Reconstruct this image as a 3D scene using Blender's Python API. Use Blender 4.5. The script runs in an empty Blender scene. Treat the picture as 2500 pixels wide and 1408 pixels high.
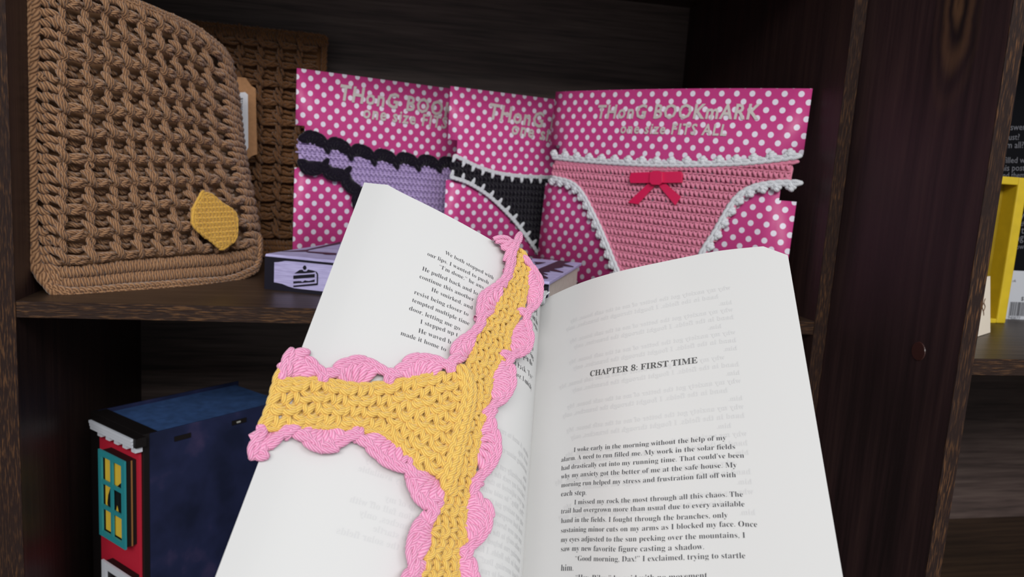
import bpy, bmesh, math, random
import numpy as np
from mathutils import Matrix, Vector
random.seed(7); RNG = np.random.default_rng(7)
SC = bpy.context.scene; COL = SC.collection

# ------------------------------------------------------------------ camera
F = 1900.0; CC = np.array([1250., 704.])
M = np.array([[.97794519, .03161479, .2064551], [-.1989857, -.15933416, .96696293], [.06346568, -.98671836, -.14952919]])
C = np.array([.24052899, -.62897045, .11880137])
cd = bpy.data.cameras.new('camera'); cam = bpy.data.objects.new('camera', cd); COL.objects.link(cam); SC.camera = cam
cd.sensor_width = 36; cd.lens = 36*F/2500; cd.clip_start = .01
cam.matrix_world = Matrix([[M[0,0], -M[0,1], -M[0,2], C[0]], [M[1,0], -M[1,1], -M[1,2], C[1]], [M[2,0], -M[2,1], -M[2,2], C[2]], [0,0,0,1]])
cd.dof.use_dof = True; cd.dof.focus_distance = .41; cd.dof.aperture_fstop = 16

# ------------------------------------------------------------------ light, exposure
W = bpy.data.worlds.new('world'); SC.world = W; W.use_nodes = True
W.node_tree.nodes['Background'].inputs[0].default_value = (.92, .96, 1, 1)
W.node_tree.nodes['Background'].inputs[1].default_value = .40
def area(name, loc, target, sx, sy, power, col):
    l = bpy.data.lights.new(name, 'AREA'); l.shape = 'RECTANGLE'; l.size = sx; l.size_y = sy; l.energy = power; l.color = col
    o = bpy.data.objects.new(name, l); COL.objects.link(o); o.location = loc
    o.rotation_euler = (Vector(target)-Vector(loc)).to_track_quat('-Z', 'Y').to_euler(); return o
area('overhead_light', (-.25, -3.7, 1.95), (.3, 0, .05), 2.4, 1.0, 116, (1, .975, .955))
area('overhead_light', (1.6, -2.6, 1.9), (.3, -.1, 0), 1.6, .8, 24, (.93, .96, 1))  # unseen second lamp, added to soften the main light
SC.view_settings.view_transform = 'Standard'; SC.view_settings.look = 'None'; SC.view_settings.gamma = 1
SC.view_settings.exposure = .0; SC.view_settings.use_curve_mapping = False

# ------------------------------------------------------------------ helpers: pixels and surfaces
def ray(p): return M @ np.array([p[0]-CC[0], p[1]-CC[1], F])
def at(px, py, ax, val):
    v = ray((px, py)); return C + v*((val-C[ax])/v[ax])
def cam3(px, py, d): return C + ray((px, py))*(d/F)
def proj(P):
    v = (P-C) @ M; return CC + v[..., :2]/v[..., 2:3]*F
def spline(t, P):
    """natural cubic spline through P at t, linear beyond the ends"""
    t = np.asarray(t, float); P = np.asarray(P, float); n = len(t); h = np.diff(t); A = np.zeros((n, n)); R = np.zeros_like(P)
    A[0, 0] = A[-1, -1] = 1
    for i in range(1, n-1):
        A[i, i-1] = h[i-1]; A[i, i] = 2*(h[i-1]+h[i]); A[i, i+1] = h[i]
        R[i] = 6*((P[i+1]-P[i])/h[i]-(P[i]-P[i-1])/h[i-1])
    m = np.linalg.solve(A, R)
    def f(x):
        x = np.asarray(x, float); sh = x.shape; x = x.ravel(); xc = np.clip(x, t[0], t[-1])
        i = np.clip(np.searchsorted(t, xc)-1, 0, n-2); H = h[i][:, None]; a = (t[i+1]-xc)[:, None]; b = (xc-t[i])[:, None]
        y = m[i]*a**3/(6*H)+m[i+1]*b**3/(6*H)+(P[i]/H-m[i]*H/6)*a+(P[i+1]/H-m[i+1]*H/6)*b
        d0 = (P[1]-P[0])/h[0]-m[1]*h[0]/6; d1 = (P[-1]-P[-2])/h[-1]+m[-2]*h[-1]/6
        y = y+np.minimum(x-t[0], 0)[:, None]*d0+np.maximum(x-t[-1], 0)[:, None]*d1
        return y.reshape(sh+(P.shape[1],))
    return f
class Surf:
    """a surface pos(a, b) in metres; h lifts along the normal towards the viewer's side"""
    def __init__(s, f, box): s.f = f; s.box = box
    def pos(s, a, b): return s.f(np.asarray(a, float), np.asarray(b, float))
    def nrm(s, a, b):
        e = 1e-4; a = np.asarray(a, float); b = np.asarray(b, float)
        n = np.cross(s.pos(a+e, b)-s.pos(a-e, b), s.pos(a, b+e)-s.pos(a, b-e)); n /= np.linalg.norm(n, axis=-1, keepdims=True)+1e-12
        return n*s.sgn
    def ready(s):
        s.sgn = 1; a = (s.box[0]+s.box[1])/2; b = (s.box[2]+s.box[3])/2
        if np.dot(s.nrm(a, b), C-s.pos(a, b)) < 0: s.sgn = -1
        ga, gb = np.meshgrid(np.linspace(s.box[0], s.box[1], 60), np.linspace(s.box[2], s.box[3], 60)); s.g = (ga.ravel(), gb.ravel())
        s.gp = proj(s.pos(*s.g)); return s
    def at(s, a, b, h=0): return s.pos(a, b)+s.nrm(a, b)*np.asarray(h, float)[..., None]
    def inv(s, pts):
        out = []
        for p in pts:
            p = np.array(p, float); i = np.argmin(((s.gp-p)**2).sum(1)); x = np.array([s.g[0][i], s.g[1][i]])
            for _ in range(9):
                q = proj(s.pos(x[0], x[1])); e = 1e-5
                J = np.stack([(proj(s.pos(x[0]+e, x[1]))-q)/e, (proj(s.pos(x[0], x[1]+e))-q)/e], 1)
                st = np.linalg.lstsq(J, p-q, rcond=None)[0]; st *= min(1, .01/(np.linalg.norm(st)+1e-9)); x = x+st
            out.append(x)
        return np.array(out)
def plane(O, ex, ey, box, bow=0, w=1):
    O, ex, ey = [np.array(q, float) for q in (O, ex, ey)]; n = np.cross(ex, ey)
    def f(a, b):
        t = a/w; return O+a[..., None]*ex+b[..., None]*ey+(bow*4*t*(1-t))[..., None]*n
    return Surf(f, box).ready()

# ------------------------------------------------------------------ helpers: objects
def prop(o, label=None, cat=None, group=None, kind=None):
    if label: o['label'] = label
    if cat: o['category'] = cat
    if group: o['group'] = group
    if kind: o['kind'] = kind
    return o
def thing(name, label, cat, loc=(0, 0, 0), group=None):
    o = bpy.data.objects.new(name, None); COL.objects.link(o); o.location = loc; o.empty_display_size = .02
    return prop(o, label, cat, group)
def child(o, parent):
    if parent is not None:
        bpy.context.view_layer.update()
        o.parent = parent; o.matrix_parent_inverse = parent.matrix_world.inverted()
    return o
def meshobj(name, V, Fc, mat, parent=None, uv=None, smooth=False, kind=None, label=None):
    me = bpy.data.meshes.new(name); V = np.asarray(V, np.float32)
    if isinstance(Fc, np.ndarray):
        n, k = Fc.shape; me.vertices.add(len(V)); me.vertices.foreach_set('co', V.ravel())
        me.loops.add(n*k); me.loops.foreach_set('vertex_index', Fc.astype(np.int32).ravel())
        me.polygons.add(n); me.polygons.foreach_set('loop_start', np.arange(0, n*k, k, dtype=np.int32)); me.update(calc_edges=True)
        if uv is not None:
            u = me.uv_layers.new(name='UVMap'); u.data.foreach_set('uv', np.asarray(uv, np.float32).reshape(n*k, 2).ravel())
    else:
        me.from_pydata([tuple(v) for v in V], [], Fc); me.update()
    if smooth: me.polygons.foreach_set('use_smooth', np.ones(len(me.polygons), bool))
    me.validate(); me.materials.append(mat)
    o = bpy.data.objects.new(name, me); COL.objects.link(o)
    if kind: o['kind'] = kind
    if label: o['label'] = label
    return child(o, parent)
def bmobj(name, bm, mat, parent=None, bevel=0, label=None, kind=None):
    me = bpy.data.meshes.new(name); bmesh.ops.recalc_face_normals(bm, faces=bm.faces); bm.to_mesh(me); bm.free(); me.materials.append(mat)
    o = bpy.data.objects.new(name, me); COL.objects.link(o)
    if bevel:
        m = o.modifiers.new('b', 'BEVEL'); m.width = bevel; m.segments = 2; m.limit_method = 'ANGLE'
    if label: o['label'] = label
    if kind: o['kind'] = kind
    return child(o, parent)
def box_bm(bm, x0, x1, y0, y1, z0, z1, fr=None):
    """box in local axes; fr = (origin, ex, ey, ez)"""
    vs = []
    for x in (x0, x1):
        for y in (y0, y1):
            for z in (z0, z1):
                p = (x, y, z) if fr is None else tuple(np.array(fr[0])+x*np.array(fr[1])+y*np.array(fr[2])+z*np.array(fr[3]))
                vs.append(bm.verts.new(p))
    for f in ((0,1,3,2), (4,6,7,5), (0,4,5,1), (2,3,7,6), (0,2,6,4), (1,5,7,3)): bm.faces.new([vs[i] for i in f])
def box(name, b, mat, parent=None, fr=None, bevel=0, label=None):
    bm = bmesh.new(); box_bm(bm, *b, fr=fr); return bmobj(name, bm, mat, parent, bevel, label)
def prism(name, S, poly, h0, h1, mat, parent=None, bevel=0, label=None, holes=()):
    """flat outline on a surface, with thickness h0..h1"""
    poly = np.array(poly, float); from mathutils.geometry import tessellate_polygon
    rings = [poly]+[np.array(q, float) for q in holes]; P = np.concatenate(rings)
    tris = tessellate_polygon([[Vector((p[0], p[1], 0)) for p in r] for r in rings])
    n = len(P); lo = S.at(P[:, 0], P[:, 1], np.full(n, h0)); hi = S.at(P[:, 0], P[:, 1], np.full(n, h1))
    fs = [tuple(t) for t in tris]+[tuple(i+n for i in t[::-1]) for t in tris]; k = 0
    for r in rings:
        m = len(r)
        for i in range(m): fs.append((k+i, k+(i+1) % m, n+k+(i+1) % m, n+k+i))
        k += m
    bm = bmesh.new(); vs = [bm.verts.new(tuple(p)) for p in np.concatenate([lo, hi])]
    for f in fs:
        try: bm.faces.new([vs[i] for i in f])
        except ValueError: pass
    return bmobj(name, bm, mat, parent, bevel, label)
def grid(name, S, a0, a1, b0, b1, na, nb, mat, parent=None, h=0, thick=0, mask=None, label=None, uvs=True):
    A = np.linspace(a0, a1, na+1) if np.isscalar(na) else np.array(na); B = np.linspace(b0, b1, nb+1) if np.isscalar(nb) else np.array(nb)
    ga, gb = np.meshgrid(A, B, indexing='ij'); P = S.at(ga.ravel(), gb.ravel(), np.full(ga.size, h)); n2 = len(B); fs = []; uv = []
    for i in range(len(A)-1):
        for j in range(n2-1):
            if mask and not mask((A[i]+A[i+1])/2, (B[j]+B[j+1])/2): continue
            fs.append((i*n2+j, (i+1)*n2+j, (i+1)*n2+j+1, i*n2+j+1)); uv.append([(A[i], B[j]), (A[i+1], B[j]), (A[i+1], B[j+1]), (A[i], B[j+1])])
    o = meshobj(name, P, np.array(fs), mat, parent, np.array(uv) if uvs else None, True, label=label)
    if thick:
        m = o.modifiers.new('s', 'SOLIDIFY'); m.thickness = thick; m.offset = -1 if S.sgn > 0 else 1
    return o

class Tubes:
    """collects yarn strands and links them as one mesh with uv (length in metres, turn)"""
    def __init__(s, ns=8): s.ns = ns; s.V = []; s.F = []; s.U = []; s.n = 0
    def add(s, P, N, r):
        P = np.asarray(P, float); n, k, _ = P.shape; r = np.broadcast_to(np.asarray(r, float), (n, k))
        T = np.gradient(P, axis=1); T /= np.linalg.norm(T, axis=2, keepdims=True)+1e-12
        N = np.broadcast_to(N, P.shape); B = np.cross(T, N); B /= np.linalg.norm(B, axis=2, keepdims=True)+1e-9; N2 = np.cross(B, T)
        th = np.linspace(0, 2*np.pi, s.ns, endpoint=False); X = B[:, :, None, :]*np.cos(th)[None, None, :, None]+N2[:, :, None, :]*np.sin(th)[None, None, :, None]
        V = P[:, :, None, :]+X*r[:, :, None, None]
        L = np.concatenate([np.zeros((n, 1)), np.cumsum(np.linalg.norm(np.diff(P, axis=1), axis=2), 1)], 1)+RNG.random((n, 1))*.05
        idx = s.n+np.arange(n*k*s.ns).reshape(n, k, s.ns); j = np.arange(s.ns); j2 = (j+1) % s.ns
        Fq = np.stack([idx[:, :-1][:, :, j], idx[:, 1:][:, :, j], idx[:, 1:][:, :, j2], idx[:, :-1][:, :, j2]], -1).reshape(-1, 4)
        v0 = j/s.ns; v1 = (j+1)/s.ns; l0 = np.broadcast_to(L[:, :-1, None], (n, k-1, s.ns)); l1 = np.broadcast_to(L[:, 1:, None], (n, k-1, s.ns))
        a = np.broadcast_to(v0, l0.shape); b = np.broadcast_to(v1, l0.shape)
        U = np.stack([np.stack([l0, a], -1), np.stack([l1, a], -1), np.stack([l1, b], -1), np.stack([l0, b], -1)], -2).reshape(-1, 4, 2)
        s.V.append(V.reshape(-1, 3)); s.F.append(Fq); s.U.append(U); s.n += n*k*s.ns
    def build(s, name, mat, parent=None, label=None, kind='stuff'):
        return meshobj(name, np.concatenate(s.V), np.concatenate(s.F), mat, parent, np.concatenate(s.U), True, kind, label)
def bez(P, k):
    """P: (n, m, d) control points -> Catmull-Rom-like smooth curves with k samples"""
    P = np.asarray(P, float); m = P.shape[1]; t = np.linspace(0, m-1, k); i = np.clip(t.astype(int), 0, m-2); u = (t-i)[None, :, None]
    g = lambda j: P[:, np.clip(j, 0, m-1)]
    p0, p1, p2, p3 = g(i-1), g(i), g(i+1), g(i+2)
    return .5*((2*p1)+(-p0+p2)*u+(2*p0-5*p1+4*p2-p3)*u*u+(-p0+3*p1-3*p2+p3)*u**3)
def strands(T, S, P, r, k=9, taper=.45):
    """P: (n, m, 3) = a, b, h control points on surface S"""
    Q = bez(P, k); a, b, h = Q[..., 0], Q[..., 1], Q[..., 2]; N = S.nrm(a, b); X = S.pos(a, b)+N*h[..., None]
    t = np.linspace(-1, 1, k); rr = (taper+(1-taper)*np.sqrt(np.clip(1-t**4, 0, 1)))
    r = np.asarray(r, float)
    T.add(X, N, (r[:, None] if r.ndim else r)*rr[None, :])
def inside(poly, x, y):
    poly = np.asarray(poly); r = np.zeros(np.shape(x), bool); n = len(poly)
    for i in range(n):
        x0, y0 = poly[i]; x1, y1 = poly[(i+1) % n]
        r ^= ((y0 > y) != (y1 > y)) & (x < (x1-x0)*(y-y0)/(y1-y0+1e-15)+x0)
    return r
def resample(path, pitch):
    path = np.asarray(path, float); d = np.r_[0, np.cumsum(np.linalg.norm(np.diff(path, axis=0), axis=1))]; n = max(2, int(round(d[-1]/pitch))+1)
    t = np.linspace(0, d[-1], n); return np.stack([np.interp(t, d, path[:, 0]), np.interp(t, d, path[:, 1])], 1)
def smooth_path(path, sub=6):
    return bez(np.asarray(path, float)[None], (len(path)-1)*sub+1)[0]
def chain(T, S, path, pitch, w, r, h=0., k=8):
    """crochet chain of interlocked V links along a path (a, b) on S"""
    p = resample(path, pitch); t = np.gradient(p, axis=0); L = np.linalg.norm(t, axis=1, keepdims=True)+1e-9; sd = np.stack([-t[:, 1], t[:, 0]], 1)/L; n = len(p)
    for sg in (-1, 1):
        q = lambda f, o, hh: np.concatenate([p+t*f+sd*(w*o*sg), np.full((n, 1), h+hh)], 1)
        strands(T, S, np.stack([q(-.25, .12, .1*r), q(.1, .75, .9*r), q(.6, .85, 1.0*r), q(1.15, .22, .9*r), q(1.4, .1, .2*r)], 1), np.full(n, r), k)

# ------------------------------------------------------------------ materials
def new(name, rough=.6, spec=.3):
    m = bpy.data.materials.new(name); m.use_nodes = True; nt = m.node_tree; b = nt.nodes['Principled BSDF']
    b.inputs['Roughness'].default_value = rough; b.inputs['Specular IOR Level'].default_value = spec; return m, nt, b
def lin(c):
    return tuple(((v/255+.055)/1.055)**2.4 if v/255 > .04045 else v/255/12.92 for v in c)+(1,)
def N(nt, t, **k):
    n = nt.nodes.new(t)
    for a, v in k.items():
        if a.startswith('_'): n.inputs[a[1:].replace('_', ' ')].default_value = v
        else: setattr(n, a, v)
    return n
def mth(nt, op, a, b=None, c=None):
    n = nt.nodes.new('ShaderNodeMath'); n.operation = op
    for i, v in enumerate((a, b, c)):
        if v is None: continue
        if hasattr(v, 'links'): nt.links.new(v, n.inputs[i])
        else: n.inputs[i].default_value = v
    return n.outputs[0]
def mixc(nt, f, a, b):
    n = nt.nodes.new('ShaderNodeMix'); n.data_type = 'RGBA'
    for s, v in ((0, f), (6, a), (7, b)):
        if hasattr(v, 'links'): nt.links.new(v, n.inputs[s])
        else: n.inputs[s].default_value = v
    return n.outputs[2]
def ramp(nt, f, pts):
    n = nt.nodes.new('ShaderNodeValToRGB'); nt.links.new(f, n.inputs[0]); e = n.color_ramp.elements
    while len(e) < len(pts): e.new(.5)
    for q, (p, c) in zip(e, pts): q.position = p; q.color = c if len(c) == 4 else tuple(c)+(1,)
    return n.outputs[0]
def bump(nt, b, h, dist, st=1.):
    n = nt.nodes.new('ShaderNodeBump'); n.inputs['Distance'].default_value = dist; n.inputs['Strength'].default_value = st
    nt.links.new(h, n.inputs['Height']); nt.links.new(n.outputs[0], b.inputs['Normal'])
def noise(nt, scale, detail=3, vec=None, sc=None):
    n = N(nt, 'ShaderNodeTexNoise', _Scale=scale, _Detail=detail)
    if vec is None:
        tc = nt.nodes.new('ShaderNodeTexCoord'); vec = tc.outputs['Object']
    if sc is not None:
        mp = nt.nodes.new('ShaderNodeMapping'); mp.inputs['Scale'].default_value = sc; nt.links.new(vec, mp.inputs[0]); vec = mp.outputs[0]
    nt.links.new(vec, n.inputs['Vector']); return n.outputs['Fac']
def flat(name, c, rough=.6, spec=.3, var=0, scale=60):
    m, nt, b = new(name, rough, spec); b.inputs['Base Color'].default_value = lin(c)
    if var:
        c2 = tuple(max(0, v*(1-var)) for v in c)
        nt.links.new(ramp(nt, noise(nt, scale, 5), [(.35, lin(c2)), (.65, lin(c))]), b.inputs['Base Color'])
    return m
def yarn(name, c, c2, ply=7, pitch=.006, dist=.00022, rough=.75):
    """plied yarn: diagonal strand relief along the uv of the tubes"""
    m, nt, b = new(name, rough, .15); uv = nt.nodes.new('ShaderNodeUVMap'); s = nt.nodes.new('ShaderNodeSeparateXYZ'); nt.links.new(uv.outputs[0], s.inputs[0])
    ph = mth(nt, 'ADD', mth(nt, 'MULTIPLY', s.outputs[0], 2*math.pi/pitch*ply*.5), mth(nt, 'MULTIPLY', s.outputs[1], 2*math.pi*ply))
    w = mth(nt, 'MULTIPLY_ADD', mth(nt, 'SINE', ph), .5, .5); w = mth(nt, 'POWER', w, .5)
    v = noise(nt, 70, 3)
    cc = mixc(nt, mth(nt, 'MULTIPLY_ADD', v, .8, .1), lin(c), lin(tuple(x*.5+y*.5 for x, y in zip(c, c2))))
    nt.links.new(mixc(nt, w, lin(c2), cc), b.inputs['Base Color'])  # second colour darkens the ply grooves: their shade is put into the colour
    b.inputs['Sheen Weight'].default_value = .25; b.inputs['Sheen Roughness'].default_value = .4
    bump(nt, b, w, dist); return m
def wood(name, base, hi, axis, rough=.45, sc=1., amt=1., figure=False, spec=.4):
    """dark stained laminate with grain stretched along one axis"""
    m, nt, b = new(name, rough, spec); st = [110*sc]*3; st[axis] = 5*sc
    g = noise(nt, 1, 6, sc=tuple(st)); st2 = [260*sc]*3; st2[axis] = 14*sc; g2 = noise(nt, 1, 4, sc=tuple(st2)); big = noise(nt, 5, 3)
    f = mth(nt, 'MULTIPLY', mth(nt, 'ADD', mth(nt, 'MULTIPLY', g, .6), mth(nt, 'MULTIPLY', g2, .4)), 1)
    dk = tuple(v*.7 for v in base)
    c = ramp(nt, f, [(.36, lin(dk)), (.5, lin(base)), (.66, lin(hi))])
    c = mixc(nt, mth(nt, 'MULTIPLY', ramp(nt, big, [(.45, (0, 0, 0)), (.65, (1, 1, 1))]), .55), c, lin(tuple(v*.75 for v in base)))
    nt.links.new(c, b.inputs['Base Color']); bump(nt, b, g2, .0003*amt); return m
def worn_edge(name, base, hi, axis):
    """board edge: foil worn through to brown fibre in streaks"""
    m, nt, b = new(name, .6, .12); st = [900]*3; st[axis] = 90; g = noise(nt, 1, 5, sc=tuple(st)); big = noise(nt, 14, 3)
    f = mth(nt, 'MULTIPLY', ramp(nt, g, [(.50, (0, 0, 0)), (.75, (1, 1, 1))]), ramp(nt, big, [(.35, (.25, .25, .25)), (.65, (1, 1, 1))]))
    nt.links.new(mixc(nt, f, lin(base), lin(hi)), b.inputs['Base Color']); bump(nt, b, g, .0012); return m
PAPER = flat('paper', (213, 213, 212), .75, .15)
PAPER_IN = flat('paper_block', (212, 202, 192), .8, .1, .04, 200)
INK = flat('ink', (72, 72, 76), .8, .1); INK_T = flat('title_ink', (92, 92, 92), .8, .1); GHOST = flat('show_through', (207, 207, 207), .75, .15)
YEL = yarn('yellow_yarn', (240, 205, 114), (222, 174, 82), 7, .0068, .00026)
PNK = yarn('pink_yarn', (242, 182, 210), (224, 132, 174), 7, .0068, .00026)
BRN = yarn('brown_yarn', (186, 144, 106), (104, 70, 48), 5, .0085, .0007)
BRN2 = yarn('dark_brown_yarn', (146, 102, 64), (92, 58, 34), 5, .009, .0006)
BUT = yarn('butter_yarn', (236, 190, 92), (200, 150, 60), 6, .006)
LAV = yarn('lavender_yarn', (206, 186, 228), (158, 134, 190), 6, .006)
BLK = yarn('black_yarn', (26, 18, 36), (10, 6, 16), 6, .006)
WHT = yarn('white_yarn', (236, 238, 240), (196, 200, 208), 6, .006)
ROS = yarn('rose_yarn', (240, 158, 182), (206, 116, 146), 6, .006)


# ------------------------------------------------------------------ the place: floor, wall, two bookcases side by side
WP = wood('bookcase_wood', (46, 30, 28), (58, 40, 34), 2); WH = wood('shelf_wood', (56, 42, 32), (72, 55, 41), 0, .4)
WBK = wood('back_wood', (84, 70, 66), (100, 86, 80), 0, .6, 1.2); WE_V = worn_edge('panel_edge', (42, 30, 27), (118, 82, 52), 2)
WE_H = worn_edge('shelf_edge', (46, 33, 28), (122, 86, 54), 0); WB2 = wood('end_panel_wood', (49, 32, 33), (64, 44, 42), 2, .5, .8)
fl = box('floor', (-2.5, 3, -3, 1.2, -.80, -.76), flat('floor_tile', (120, 112, 104), .5, .4, .1, 3)); fl['kind'] = 'structure'
wl = box('wall_back', (-2.5, 3, .40, .46, -.76, 2.0), flat('wall_paint', (150, 146, 138), .8, .2)); wl['kind'] = 'structure'
BC = thing('bookcase', 'dark stained bookcase whose shelf carries the crocheted sleeves and polka dot cards', 'bookcase', (.33, .18, -.76))
Z0, Z1 = -.76, .62
def side_panel(x0, x1, y0, y1, par, mat, lab=None):
    p = box('side_panel', (x0, x1, y0+.0008, y1, Z0, Z1), mat, par, label=lab)
    box('edge_band', (x0, x1, y0, y0+.0008, Z0, Z1), WE_V, p)
    return p
side_panel(-.021, 0, 0, .37, BC, WP); side_panel(.66, .6728, 0, .37, BC, WP)
def shelf(x0, x1, y0, y1, ztop, t, par, name='shelf'):
    p = box(name, (x0, x1, y0+.0008, y1, ztop-t, ztop), WH, par); box('edge_band', (x0, x1, y0, y0+.0008, ztop-t, ztop), WE_H, p, bevel=.0003); return p
shelf(0, .66, .0008, .352, 0, .0124, BC); shelf(0, .66, .0008, .352, .352, .0124, BC); shelf(0, .66, .0008, .352, -.33, .0124, BC)
box('back_panel', (0, .66, .352, .358, Z0, Z1), WBK, BC)
box('top_panel', (0, .66, .0008, .37, Z1-.013, Z1), WP, BC)
m = WB2; nt = m.node_tree; bs_ = nt.nodes['Principled BSDF']; src = bs_.inputs['Base Color'].links[0].from_socket   # cathedral grain figure near the top of the end panel
kp = at(2335, 70, 0, .6742); tc = nt.nodes.new('ShaderNodeTexCoord'); s = nt.nodes.new('ShaderNodeSeparateXYZ'); nt.links.new(tc.outputs['Object'], s.inputs[0]); wn_ = noise(nt, 30, 3)
dy = mth(nt, 'DIVIDE', mth(nt, 'SUBTRACT', mth(nt, 'ADD', s.outputs[1], mth(nt, 'MULTIPLY', wn_, .012)), kp[1]+.006), .026); dz = mth(nt, 'DIVIDE', mth(nt, 'SUBTRACT', s.outputs[2], kp[2]+.02), .085)
dd = mth(nt, 'SQRT', mth(nt, 'ADD', mth(nt, 'MULTIPLY', dy, dy), mth(nt, 'MULTIPLY', dz, dz))); rg = mth(nt, 'MULTIPLY_ADD', mth(nt, 'SINE', mth(nt, 'MULTIPLY', dd, 15.)), .5, .5)
mk = mth(nt, 'MULTIPLY', ramp(nt, dd, [(.25, (1, 1, 1)), (1., (0, 0, 0))]), .8); fig = mixc(nt, rg, lin((24, 16, 14)), lin((104, 74, 50))); nt.links.new(mixc(nt, mk, src, fig), bs_.inputs['Base Color'])
B2 = thing('bookcase', 'second bookcase standing proud at right, with the yellow frame and black book on its shelf', 'bookcase', (1.0, .1, -.76))
XB = .6742
side_panel(XB, XB+.0128, -.1575, .30, B2, WB2); side_panel(1.33, 1.343, -.1575, .30, B2, WB2)
shelf(XB+.0128, 1.33, -.1567, .285, .005, .0122, B2); shelf(XB+.0128, 1.33, -.1567, .285, .33, .0122, B2); shelf(XB+.0128, 1.33, -.1567, .285, -.34, .0122, B2)
box('back_panel', (XB+.0128, 1.33, .285, .291, Z0, Z1), WBK, B2)
box('top_panel', (XB+.0128, 1.33, -.157, .29, Z1-.013, Z1), WP, B2)
cp = at(2243, 857, 0, XB)   # the round screw cover on the end panel
bm = bmesh.new(); bmesh.ops.create_cone(bm, cap_ends=True, segments=28, radius1=.0075, radius2=.0070, depth=.0008)
bmesh.ops.rotate(bm, verts=bm.verts, matrix=Matrix.Rotation(-math.pi/2, 3, 'Y')); bmesh.ops.translate(bm, verts=bm.verts, vec=(XB-.0003, cp[1], cp[2]))
bmobj('screw_cover', bm, flat('cover_plastic', (62, 34, 30), .35, .5), B2, label='round reddish screw cover')

# ------------------------------------------------------------------ lettering
def bold(s):
    o = ''
    for ch in s:
        k = ord(ch)
        o += chr(0x1D400+k-65) if 65 <= k <= 90 else chr(0x1D41A+k-97) if 97 <= k <= 122 else chr(0x1D7CE+k-48) if 48 <= k <= 57 else ch
    return o
def glyphs(s, serif=True, off=-.0125, shear=0, spacing=1.):
    c = bpy.data.curves.new('t', 'FONT'); c.body = bold(s) if serif else s; c.offset = off; c.resolution_u = 2; c.shear = shear; c.space_character = spacing
    o = bpy.data.objects.new('t', c); COL.objects.link(o); dg = bpy.context.evaluated_depsgraph_get(); me = bpy.data.meshes.new_from_object(o.evaluated_get(dg))
    V = np.zeros(len(me.vertices)*3); me.vertices.foreach_get('co', V); V = V.reshape(-1, 3)[:, :2]; Fc = [tuple(p.vertices) for p in me.polygons]
    bpy.data.objects.remove(o); bpy.data.curves.remove(c); bpy.data.meshes.remove(me); return V, Fc
class Print:
    def __init__(s): s.V = []; s.F = []; s.n = 0
    def line(s, S, txt, p0, p1, h=.00015, px=True, serif=True, off=-.0125, size=None, flip=False, shear=0, aspect=1., spacing=1.):
        V, Fc = glyphs(txt, serif, off, shear, spacing)
        if not len(V): return
        q = S.inv([p0, p1]) if px else np.array([p0, p1]); d = q[1]-q[0]; L = np.linalg.norm(d); d /= L
        w = V[:, 0].max(); k = L/w; up = np.array([-d[1], d[0]]); 
        if np.dot(np.cross(np.append(d, 0), np.append(up, 0)), (0, 0, 1)) < 0: up = -up
        t1 = proj(S.pos(*(q[0]+up*.004)))[1]; t0 = proj(S.pos(*q[0]))[1]
        if t1 > t0: up = -up
        x = V[:, 0]*k; 
        if flip: x = L-x
        ab = q[0]+x[:, None]*d+(V[:, 1]*(size if size else k)*aspect)[:, None]*up
        s.V.append(S.at(ab[:, 0], ab[:, 1], np.full(len(ab), h))); s.F += [tuple(i+s.n for i in f) for f in Fc]; s.n += len(ab)
    def build(s, name, mat, parent=None, label=None):
        return meshobj(name, np.concatenate(s.V), s.F, mat, parent, label=label, kind='stuff')

# ------------------------------------------------------------------ the open book
G = cam3(1320, 735, .445); Rm = lambda v: M @ np.array(v, float)
dR = Rm((-.0763, .806, -.592)); dR /= np.linalg.norm(dR); dL = Rm((-.178, .82, -.546)); dL /= np.linalg.norm(dL)
def sheet(pts, d0, d1, box_b):
    """ruled page: top edge through pts, rulings running from direction d0 (first point) to d1 (last point)"""
    P = np.array([cam3(*p) for p in pts]); t = np.r_[0, np.cumsum(np.linalg.norm(np.diff(P, axis=0), axis=1))]; f = spline(t, P); Wd = t[-1]
    def pos(a, b):
        u = np.clip(a/Wd, -.3, 1.3)[..., None]; d = d0*(1-u)+d1*u; return f(a)+b[..., None]*d
    S = Surf(pos, (-.01, Wd, *box_b)); S.W = Wd; return S.ready()
LP = sheet([(899, 419, .368), (940, 447, .3745), (1030, 494, .385), (1130, 546, .395), (1225, 601, .406), (1285, 646, .420), (1313, 690, .434), (1321, 735, .447)], dL, dR, (-.03, .24))
RP = sheet([(1320, 735, .447), (1345, 722, .4385), (1400, 697, .4265), (1500, 665, .409), (1650, 632, .3955), (1750, 613, .388), (1875, 600, .3785), (1919, 596, .3755)], dR, dR, (-.03, .24))
BK = thing('open_book', 'open paperback novel held in front of the shelf, white pages with black print', 'book', tuple(G))
H = .216
def page(S, name, corner_a, clip, par, mat, h=0, inset=0, lab=None):
    na, nb = 48, 30; A = np.linspace(inset if corner_a == 0 else 0, S.W-(inset if corner_a else 0), na+1)
    if corner_a: A = A[::-1]
    ca, cb = clip; A = np.sort(np.concatenate([A, [S.W-ca if corner_a else ca]])); top = np.zeros(len(A))
    e = (S.W-A) if corner_a else A; top = np.where(e < ca, cb*(1-e/ca), 0)+inset
    V = []; fs = []; n2 = nb+1
    for i, a in enumerate(A):
        bb = np.linspace(top[i], H-inset, n2); V.append(S.at(np.full(n2, a), bb, np.full(n2, h)))
    for i in range(len(A)-1):
        for j in range(nb): fs.append((i*n2+j, (i+1)*n2+j, (i+1)*n2+j+1, i*n2+j+1))
    o = meshobj(name, np.concatenate(V), np.array(fs), mat, par, None, True, label=lab); return o, A, top
pl, AL, tL = page(LP, 'page', 0, (.0120, .0068), BK, PAPER, lab='left page with the end of a chapter')
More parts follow.
